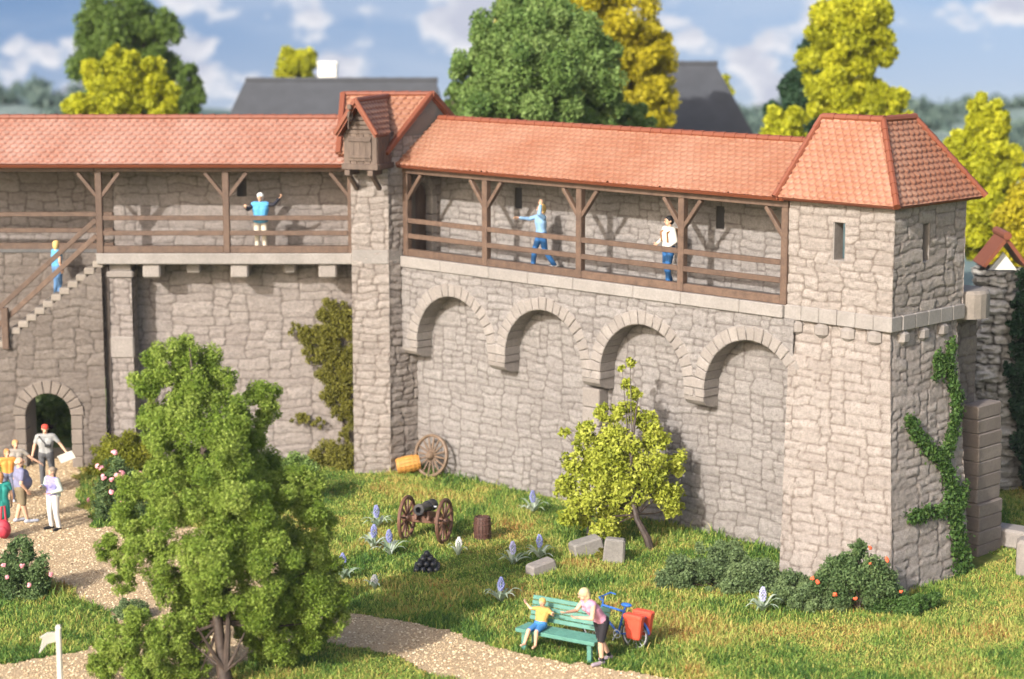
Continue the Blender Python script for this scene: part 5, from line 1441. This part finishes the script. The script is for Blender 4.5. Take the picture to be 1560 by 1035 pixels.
mb = MB(); mb.tube([(.44, -.09, .29), (.44, .09, .29)], .02, 6); mb.torus((.44, .05, .29), .09, .012, (0, 1, 0), 16, 5); mb.bar((.44, .09, .29), (.52, .09, .14), .02, .02); mb.bar((.44, -.09, .29), (.36, -.09, .44), .02, .02); mb.build('crank', M['steel'], BK)
for sg in (-1, 1):
    mb = MB(); mb.box((-.10, sg * .19, .56), (.46, .19, .50), Matrix.Rotation(PI, 3, 'X'), taper=.74, bev=.03); mb.box((-.10, sg * .19, .81), (.48, .21, .11), bev=.03); mb.build('pannier', M['red_bag'], BK)

# ------------------------------------------------------------------ PEOPLE
def cap_mb(mb, a, b_, ra, rb, n=10, flat=None):
    a = Vector(a); b_ = Vector(b_); d = b_ - a; L = d.length
    if L < 1e-4: d = Vector((0, 0, 1))
    d.normalize(); pts = []; rs = []
    for t in (80, 60, 40, 20, 0): pts.append(a - d * ra * math.sin(rad(t))); rs.append(max(.0008, ra * math.cos(rad(t))))
    for t in (0, 20, 40, 60, 80): pts.append(b_ + d * rb * math.sin(rad(t))); rs.append(max(.0008, rb * math.cos(rad(t))))
    x = d.orthogonal().normalized() if flat is None else (Vector(flat) - d * d.dot(Vector(flat))).normalized(); y = d.cross(x); V = []; Fc = []
    for p, r in zip(pts, rs):
        for k in range(n):
            t = 2 * PI * k / n; V.append(p + x * (r * math.cos(t)) + y * (r * math.sin(t)))
    m_ = len(pts)
    for i in range(m_ - 1):
        for k in range(n): j = (k + 1) % n; Fc.append((i * n + k, i * n + j, i * n + n + j, i * n + n + k))
    Fc.append(tuple(range(n - 1, -1, -1))); Fc.append(tuple((m_ - 1) * n + k for k in range(n)))
    mb.add(V, Fc, .5)

def fuse(mb, name, mats, parent, voxel=.012, smooth=3, clip=None, pick=None):
    "one continuous skin out of overlapping solids"
    me = bpy.data.meshes.new('tmp'); me.from_pydata(mb.v, [], mb.f); ob = bpy.data.objects.new('tmp', me); COL.objects.link(ob)
    md = ob.modifiers.new('r', 'REMESH'); md.mode = 'VOXEL'; md.voxel_size = voxel
    sm = ob.modifiers.new('s', 'SMOOTH'); sm.iterations = smooth; sm.factor = .5
    dg = bpy.context.evaluated_depsgraph_get(); dg.update()
    out = bpy.data.meshes.new_from_object(ob.evaluated_get(dg)); bpy.data.objects.remove(ob); bpy.data.meshes.remove(me)
    out.name = name; out.polygons.foreach_set('use_smooth', np.ones(len(out.polygons), dtype=bool))
    for q in mats: out.materials.append(q)
    if pick:
        k = len(out.polygons); c = np.empty(k * 3, np.float32); out.polygons.foreach_get('center', c); out.polygons.foreach_set('material_index', pick(c.reshape(-1, 3)).astype(np.int32))
    return link(bpy.data.objects.new(name, out), parent)

SKIN = paint('skin', (.60, .36, .24), .5, .08, 6, 0, .35); EYE = paint('eye', (.03, .02, .02), .4, 0, 4, 0); LIP = paint('lip', (.42, .13, .10), .5, 0, 4, 0)
CL = {}
def cloth(c):
    k = tuple(c)
    if k not in CL: CL[k] = paint('cloth', k, .7, .10, 5, .2, .25)
    return CL[k]

def person(label, loc, rz, scale, J=None, look=(0, -1, 0), top=None, sleeve=.5, bottom=None, leglen=1.0, shoes=(.03, .03, .03), hair=None, hairstyle='short', belly=0, bust=0, skirt=False, vest=None, group=None, fist=False, girth=1.13, sock=None, extras=()):
    j = dict(pel=(0, 0, .95), che=(0, .0, 1.28), nek=(0, .01, 1.47), hea=(0, -.015, 1.63),
             shl=(.185, 0, 1.42), shr=(-.185, 0, 1.42), ell=(.25, .02, 1.13), elr=(-.25, .02, 1.13), wrl=(.27, -.06, .88), wrr=(-.27, -.06, .88),
             hil=(.095, 0, .92), hir=(-.095, 0, .92), knl=(.10, -.02, .50), knr=(-.10, -.02, .50), anl=(.10, .02, .08), anr=(-.10, .02, .08), tol=(.12, -.15, .035), tor=(-.12, -.15, .035))
    j.update(J or {}); j = {k: Vector(v) for k, v in j.items()}
    lk = Vector(look).normalized(); sx = lk.cross(UPV).normalized() * -1.0
    hup = sx.cross(lk).normalized() * 1.0
    if hup.z < 0: hup = -hup
    hm = Matrix((sx, -lk, hup)).transposed()            # head axes: x side, y back, z up
    b = MB(); H_ = j['hea']
    def hp(x, y, z): return H_ + hm @ Vector((x, y, z))
    b.ball(hp(0, .012, .025), (.074, .092, .098), 14, 9, M=hm); b.ball(hp(0, -.022, -.055), (.052, .058, .062), 10, 7, M=hm)
    b.ball(hp(0, -.100, -.012), (.015, .022, .024), 8, 5, M=hm); b.ball(hp(0, -.088, .045), (.045, .016, .013), 8, 5, M=hm)
    for sg in (-1, 1): b.ball(hp(sg * .077, .012, -.005), (.012, .022, .032), 8, 5, M=hm)
    cap_mb(b, j['nek'] - Vector((0, 0, .04)), hp(0, .02, -.05), .056, .05)
    wv = (j['shl'] - j['shr']).normalized(); wp = (j['hil'] - j['hir']).normalized()
    def torso(mb, e=0.0):
        for sg in (-1, 1):
            cap_mb(mb, j['pel'] + wp * sg * .065, j['pel'].lerp(j['che'], .45) + wp * sg * .05, .105 + e, .098 + e)
            cap_mb(mb, j['pel'].lerp(j['che'], .45) + wv * sg * .05, j['che'] + wv * sg * .075, .098 + e, .112 + e)
            cap_mb(mb, j['che'] + wv * sg * .07, j['nek'] + wv * sg * .06 - Vector((0, 0, .09)), .11 + e, .07 + e)
        cap_mb(mb, j['shl'].lerp(j['shr'], .08), j['shr'].lerp(j['shl'], .08), .062 + e, .062 + e)
        fw = wv.cross(UPV).normalized(); fw = fw if fw.dot(Vector((0, -1, 0))) > -.2 else -fw
        if belly: mb.ball(j['pel'].lerp(j['che'], .38) + fw * .055, (.18 + e, .185 + e, .22 + e), 14, 9)
        if belly: mb.ball(j['che'] + fw * .03, (.17 + e, .15 + e, .16 + e), 12, 8)
        if bust:
            for sg in (-1, 1): mb.ball(j['che'] + wv * sg * .075 + fw * .085, .062 + e, 10, 7)
    torso(b)
    for s_ in 'lr':
        sh, el, wr = j['sh' + s_], j['el' + s_], j['wr' + s_]
        cap_mb(b, sh, el, .05, .04); cap_mb(b, el, wr, .041, .029)
        d = (wr - el).normalized(); pn = wv if abs(d.dot(wv)) < .8 else UPV; sv = (Vector((0, -1, 0)) - d * d.dot(Vector((0, -1, 0))))
        sv = sv.normalized() if sv.length > .2 else d.orthogonal().normalized(); nn = d.cross(sv).normalized()
        if nn.dot(j['che'] - wr) < 0: nn = -nn            # palm towards the body
        for q in (-.024, 0, .024): cap_mb(b, wr + d * .02 + sv * q * .7, wr + d * .085 + sv * q, .017, .016, 8)
        for q, ln in ((-.033, .058), (-.011, .072), (.011, .076), (.033, .066)):
            k0 = wr + d * .095 + sv * q; k1 = k0 + (d + nn * (.9 if fist else .28)).normalized() * ln * .55; k2 = k1 + (d * (-.4 if fist else .8) + nn).normalized() * ln * .5
            cap_mb(b, k0, k1, .0105, .0100, 7); cap_mb(b, k1, k2, .0100, .0085, 7)
        t0 = wr + d * .035 + sv * .035; t1 = t0 + (d * .7 + sv * .75 + nn * .35).normalized() * .042; cap_mb(b, t0, t1, .013, .011, 7); cap_mb(b, t1, t1 + (d + nn * .5).normalized() * .03, .011, .009, 7)
        hi, kn, an, to = j['hi' + s_], j['kn' + s_], j['an' + s_], j['to' + s_]
        cap_mb(b, hi, kn, .086, .058); cap_mb(b, kn, kn.lerp(an, .35), .056, .056); cap_mb(b, kn.lerp(an, .35), an, .056, .036); cap_mb(b, an - Vector((0, 0, .03)), to, .036, .03)
    ey = [hp(sg * .031, -.086, .012) for sg in (-1, 1)]; mo = hp(0, -.08, -.066)
    def pick(c):
        r = np.zeros(len(c))
        for e in ey: r[np.linalg.norm(c - np.array(e), axis=1) < .0165] = 1
        q = c - np.array(mo); a = np.abs(q @ np.array(sx)); v = np.abs(q @ np.array(hup)); r[(a < .024) & (v < .008) & (np.linalg.norm(q, axis=1) < .04)] = 2
        return r
    body = fuse(b, 'person', [SKIN, EYE, LIP], None, .0095, 2, pick=pick)
    body.location = loc; body.rotation_euler = (0, 0, rz); body.scale = (scale * girth, scale * girth, scale)
    tag(body, label, 'person', group)
    if top:
        c = MB(); torso(c, .016)
        for s_ in 'lr':
            sh, el, wr = j['sh' + s_], j['el' + s_], j['wr' + s_]
            if sleeve > 0: cap_mb(c, sh, sh.lerp(el, min(1, sleeve * 1.1)), .066, .058)
            if sleeve > .95: cap_mb(c, el, el.lerp(wr, .92), .056, .044)
        fuse(c, 'top', [cloth(top)], body, .014, 3)
    if vest:
        c = MB(); torso(c, .034); 
        for s_ in 'lr': c.ball(j['sh' + s_], .078, 10, 7)
        fuse(c, 'vest', [cloth(vest)], body, .016, 3)
    if bottom:
        c = MB()
        for sg in (-1, 1): cap_mb(c, j['pel'] + wp * sg * .065 + Vector((0, 0, .02)), j['pel'] + wp * sg * .07 - Vector((0, 0, .04)), .122, .12)
        for s_ in 'lr':
            hi, kn, an = j['hi' + s_], j['kn' + s_], j['an' + s_]
            if skirt:
                m_ = (j['knl'] + j['knr']) / 2; cap_mb(c, hi, m_.lerp(kn, 1.15) + Vector((0, 0, .06)), .11, .10)
            else:
                cap_mb(c, hi, hi.lerp(kn, min(1, leglen * 2)), .102, .102 - .03 * min(1, leglen * 2))
                if leglen > .5: cap_mb(c, kn, kn.lerp(an, (leglen - .5) * 2 * .96), .072, .062)
        if skirt:
            m_ = (j['knl'] + j['knr']) / 2 + Vector((0, 0, .08)); cap_mb(c, j['pel'], m_, .13, .15)
        fuse(c, 'skirt' if skirt else ('trousers' if leglen > .6 else 'shorts'), [cloth(bottom)], body, .014, 3)
    if shoes:
        for s_ in 'lr':
            an, to = j['an' + s_], j['to' + s_]; c = MB(); d = (to - an); d.z = 0; d.normalize()
            cap_mb(c, an - d * .03 + Vector((0, 0, -.035)), to + Vector((0, 0, .012)) + d * .02, .046, .042); cap_mb(c, an + Vector((0, 0, .0)), an - Vector((0, 0, .03)), .046, .048)
            fuse(c, 'shoe', [cloth(shoes)], body, .012, 2)
    if sock:
        for s_ in 'lr':
            an = j['an' + s_]; kn = j['kn' + s_]; c = MB(); cap_mb(c, an, an.lerp(kn, .16), .045, .048); fuse(c, 'sock', [cloth(sock)], body, .012, 2)
    if hair:
        c = MB()
        c.ball(hp(0, .028, .050), (.092, .100, .094), 14, 9, M=hm); c.ball(hp(0, .055, -.005), (.086, .080, .095), 12, 8, M=hm)
        if hairstyle == 'bob': c.ball(hp(0, .06, -.05), (.082, .06, .09), 12, 8, M=hm)
        if hairstyle == 'bun': c.ball(hp(0, .12, .05), .045, 10, 7)
        if hairstyle == 'bald': c = MB(); c.ball(hp(0, .055, -.01), (.080, .07, .055), 12, 8, M=hm)
        if hairstyle == 'cap':
            c = MB(); c.ball(hp(0, .012, .055), (.088, .102, .078), 14, 9, M=hm); c.ball(hp(0, -.10, .045), (.06, .06, .012), 10, 6, M=hm)
        fuse(c, 'cap' if hairstyle == 'cap' else 'hair', [cloth(hair)], body, .012, 2)
    for nm, fn, colr in extras:
        c = MB(); fn(c, j); fuse(c, nm, [cloth(colr)], body, .012, 2)
    return body

def at_g(x, y, z=None):
    p = G(x, y, 0 if z is None else z); p.z = gz(p.x, p.y) + .012 if z is None else z; return p
FACE = lambda deg: rad(deg)            # 0 = towards the viewer, +90 = turned to the viewer's right
WK = Z1 - .005
# visitors on the left
person('man in a red cap and grey shirt holding a white paper below the gate arch', at_g(72, 741), rad(5), 1.06,
       dict(shl=(.19, 0, 1.43), ell=(.36, .0, 1.18), wrl=(.50, -.08, .98), elr=(-.27, 0, 1.15), wrr=(-.32, -.05, .90), knl=(.14, -.03, .5), anl=(.15, .02, .08), tol=(.19, -.15, .035)),
       (.25, -1, -.1), (.30, .30, .29), .55, (.10, .10, .105), 1.0, (.025, .025, .03), (.62, .07, .045), 'cap', group=None,
       extras=[('shoulder_strap', lambda c, j: (cap_mb(c, (-.14, -.085, 1.44), (.02, -.145, 1.22), .016, .016, 8), cap_mb(c, (-.14, .06, 1.45), (-.14, -.09, 1.44), .016, .016, 8), c.box((.07, -.15, 1.19), (.15, .07, .07), bev=.01)), (.03, .03, .03))])
pp = at_g(72, 741); t = thing('paper_sheet', 'white sheet of paper held out by the man in the red cap', 'paper', (pp.x + .62, pp.y - .16, pp.z + .93))
mb = MB(); mb.box((0, 0, 0), (.46, .012, .26), Matrix.Rotation(rad(-22), 3, 'Y') @ Matrix.Rotation(rad(18), 3, 'X')); mb.build('sheet', M['white_paint'], t)
person('woman in white trousers and a pale jacket with her hair in a bun', at_g(82, 805), rad(-38), .97,
       dict(ell=(.27, .04, 1.15), wrl=(.12, -.16, 1.08), elr=(-.27, .0, 1.17), wrr=(-.12, -.24, 1.26), knl=(.13, -.02, .5), anl=(.16, .03, .08), tol=(.19, -.13, .035)),
       (-.3, -1, 0), (.28, .26, .52), .2, (.60, .58, .54), 1.0, (.02, .02, .022), (.24, .19, .14), 'bun', bust=1, vest=None,
       extras=[('jacket', lambda c, j: [cap_mb(c, j['sh' + s], j['el' + s], .07, .06) for s in 'lr'] + [cap_mb(c, j['el' + s], j['el' + s].lerp(j['wr' + s], .85), .058, .048) for s in 'lr'] + [cap_mb(c, Vector((sg * .12, .04, 1.4)), Vector((sg * .12, .05, .98)), .085, .085) for sg in (-1, 1)], (.42, .48, .42))])
person('stout bald man in a lilac grey shirt and khaki shorts seen from the side', at_g(33, 795), rad(118), 1.03,
       dict(ell=(.27, .04, 1.12), wrl=(.25, -.05, .88), elr=(-.27, .05, 1.12), wrr=(-.24, -.08, .9), anl=(.10, .08, .08), tol=(.12, -.08, .035), anr=(-.1, -.10, .08), tor=(-.12, -.28, .035)),
       (-.2, -1, 0), (.20, .20, .30), .6, (.20, .16, .10), .46, (.36, .38, .44), (.5, .4, .28), 'bald', belly=1, girth=1.25)
person('child in an orange shirt beside the stout man at the left edge', at_g(14, 765), rad(20), .86,
       dict(ell=(.30, -.05, 1.20), wrl=(.40, -.15, 1.02), elr=(-.28, -.03, 1.14), wrr=(-.25, -.18, .95)), (.2, -1, 0), (.62, .27, .06), .5, (.16, .18, .26), 1.0, (.5, .5, .5), (.48, .22, .08), 'bob')
person('fair haired youth in a pale top holding hands with the man in the red cap', at_g(27, 757), rad(12), .93,
       dict(ell=(.38, -.02, 1.20), wrl=(.60, -.02, 1.04)), (.3, -1, 0), (.30, .27, .23), .5, (.25, .22, .2), 1.0, (.3, .3, .3), (.52, .30, .13), 'short')
person('woman in a teal dress at the left edge beside the red bag', at_g(4, 818), rad(-150), .98,
       dict(ell=(.27, .0, 1.14), wrl=(.28, -.03, .92)), (-.3, -1, 0), (.03, .26, .22), .45, (.03, .26, .22), 1.0, (.04, .04, .04), (.42, .2, .08), 'bob', skirt=True)
p = at_g(6, 822); t = thing('travel_bag', 'plump red bag with a tall handle standing on the path at the left edge', 'bag', p)
mb = MB(); mb.ball((0, 0, .26), (.20, .15, .26), 14, 9); mb.ball((0, -.12, .22), (.13, .06, .15), 10, 7); mb.tube([(-.06, 0, .48), (-.03, 0, .86), (.05, 0, .88), (.07, 0, .48)], .03, 8); mb.build('bag_body', paint('crimson', (.36, .03, .05), .6, .15, 6, .2), t, True)
# walkers on the covered walk
person('white haired man in a blue vest raising one arm on the left walk', (D(398, 380, 62.3).x, 62.3, WK), rad(0), 1.0,
       dict(ell=(.36, -.04, 1.42), wrl=(.52, -.12, 1.62), elr=(-.32, -.06, 1.28), wrr=(-.36, -.22, 1.36)), (-.1, -1, -.1), (.02, .02, .03), 1.0, (.56, .50, .40), 1.0, (.72, .7, .66), (.78, .78, .78), 'short', vest=(.09, .33, .58), fist=True)
person('blond walker in a light blue sweater with one arm raised on the right walk', R3(3.4, -.2, WK), rad(-75), 1.03,
       dict(che=(0, -.02, 1.28), ell=(.24, -.12, 1.52), wrl=(.20, -.08, 1.76), elr=(-.22, -.24, 1.34), wrr=(-.20, -.50, 1.38), knl=(.1, .06, .50), anl=(.1, .30, .10), tol=(.1, .14, .035), knr=(-.1, -.14, .52), anr=(-.1, -.18, .08), tor=(-.1, -.36, .035)),
       (0, -1, 0), (.20, .34, .52), 1.0, (.03, .12, .30), 1.0, (.72, .72, .72), (.62, .44, .16), 'bob')
person('dark haired boy in a white shirt with a brown backpack on the right walk', R3(8.05, -.2, WK), rad(-62), 1.04,
       dict(ell=(.25, .02, 1.14), wrl=(.20, -.14, 1.00), elr=(-.24, -.02, 1.14), wrr=(-.16, -.20, 1.06), knl=(.1, -.08, .5), anl=(.1, -.06, .08), tol=(.1, -.24, .035), anr=(-.1, .12, .08), tor=(-.1, -.05, .035)),
       (0, -1, 0), (.55, .53, .48), 1.0, (.03, .12, .30), 1.0, (.42, .42, .42), (.012, .012, .014), 'short',
       extras=[('backpack', lambda c, j: (c.box((0, .19, 1.24), (.28, .16, .38), bev=.05), [cap_mb(c, (sg * .13, .12, 1.44), (sg * .13, -.13, 1.36), .02, .02, 8) for sg in (-1, 1)], [cap_mb(c, (sg * .13, -.13, 1.36), (sg * .13, -.12, 1.12), .02, .02, 8) for sg in (-1, 1)]), (.26, .12, .04))])
stp = D(88, 439, 62.75); 
person('blond person in a blue top and jeans climbing the stone stair', (stp.x, 62.75, 6.26 - math.floor((-12.16 - stp.x) / .253) * .2 - .004), rad(130), .98,
       dict(ell=(.24, -.02, 1.15), wrl=(.22, -.10, .92), elr=(-.24, .04, 1.14), wrr=(-.22, -.02, .9)), (.4, -1, 0), (.10, .32, .52), .3, (.10, .20, .36), 1.0, (.6, .6, .6), (.58, .42, .16), 'bob')
# boy on the bench
Mb = Matrix.Rotation(BN.rotation_euler.z, 3, 'Z'); bl = BN.location + Mb @ Vector((-.50, .10, 0))
person('small boy in a yellow shirt and blue shorts sitting on the green bench', (bl.x, bl.y, .05), BN.rotation_euler.z + rad(4), .74,
       dict(pel=(0, .08, .74), che=(0, .20, 1.03), nek=(0, .22, 1.20), hea=(0, .17, 1.36), shl=(.165, .2, 1.15), shr=(-.165, .2, 1.15), ell=(.34, .14, 1.04), wrl=(.40, .02, 1.12), elr=(-.34, .16, 1.14), wrr=(-.46, .20, 1.24), hil=(.09, .02, .70), hir=(-.09, .02, .70), knl=(.11, -.36, .66), knr=(-.12, -.36, .66), anl=(.10, -.40, .27), anr=(-.18, -.46, .30), tol=(.10, -.55, .22), tor=(-.22, -.60, .26)),
       (.05, -1, -.12), (.46, .29, .08), .5, (.05, .19, .42), .42, None, (.60, .38, .12), 'short')
wp_ = at_g(910, 1016)
person('blond woman in a pink tank top and black shorts leaning on the bench end', (wp_.x - .02, wp_.y + .12, wp_.z), rad(-62), 1.03,
       dict(pel=(0, .10, .93), che=(.0, -.10, 1.22), nek=(0, -.20, 1.40), hea=(0, -.28, 1.54), shl=(.18, -.17, 1.36), shr=(-.18, -.17, 1.36), ell=(.22, -.22, 1.08), wrl=(.10, -.42, 1.10), elr=(-.22, -.30, 1.14), wrr=(-.12, -.55, 1.17), hil=(.10, .10, .90), hir=(-.10, .10, .90), knl=(.11, .03, .50), knr=(-.11, .14, .50), anl=(.10, .06, .09), anr=(-.10, .34, .10), tol=(.12, -.12, .035), tor=(-.12, .18, .035)),
       (-.05, -1, -.25), (.58, .27, .36), 0, (.022, .02, .024), .44, (.30, .24, .27), (.60, .48, .26), 'bob', bust=1, sock=(.02, .02, .02))
bpy.context.view_layer.update()
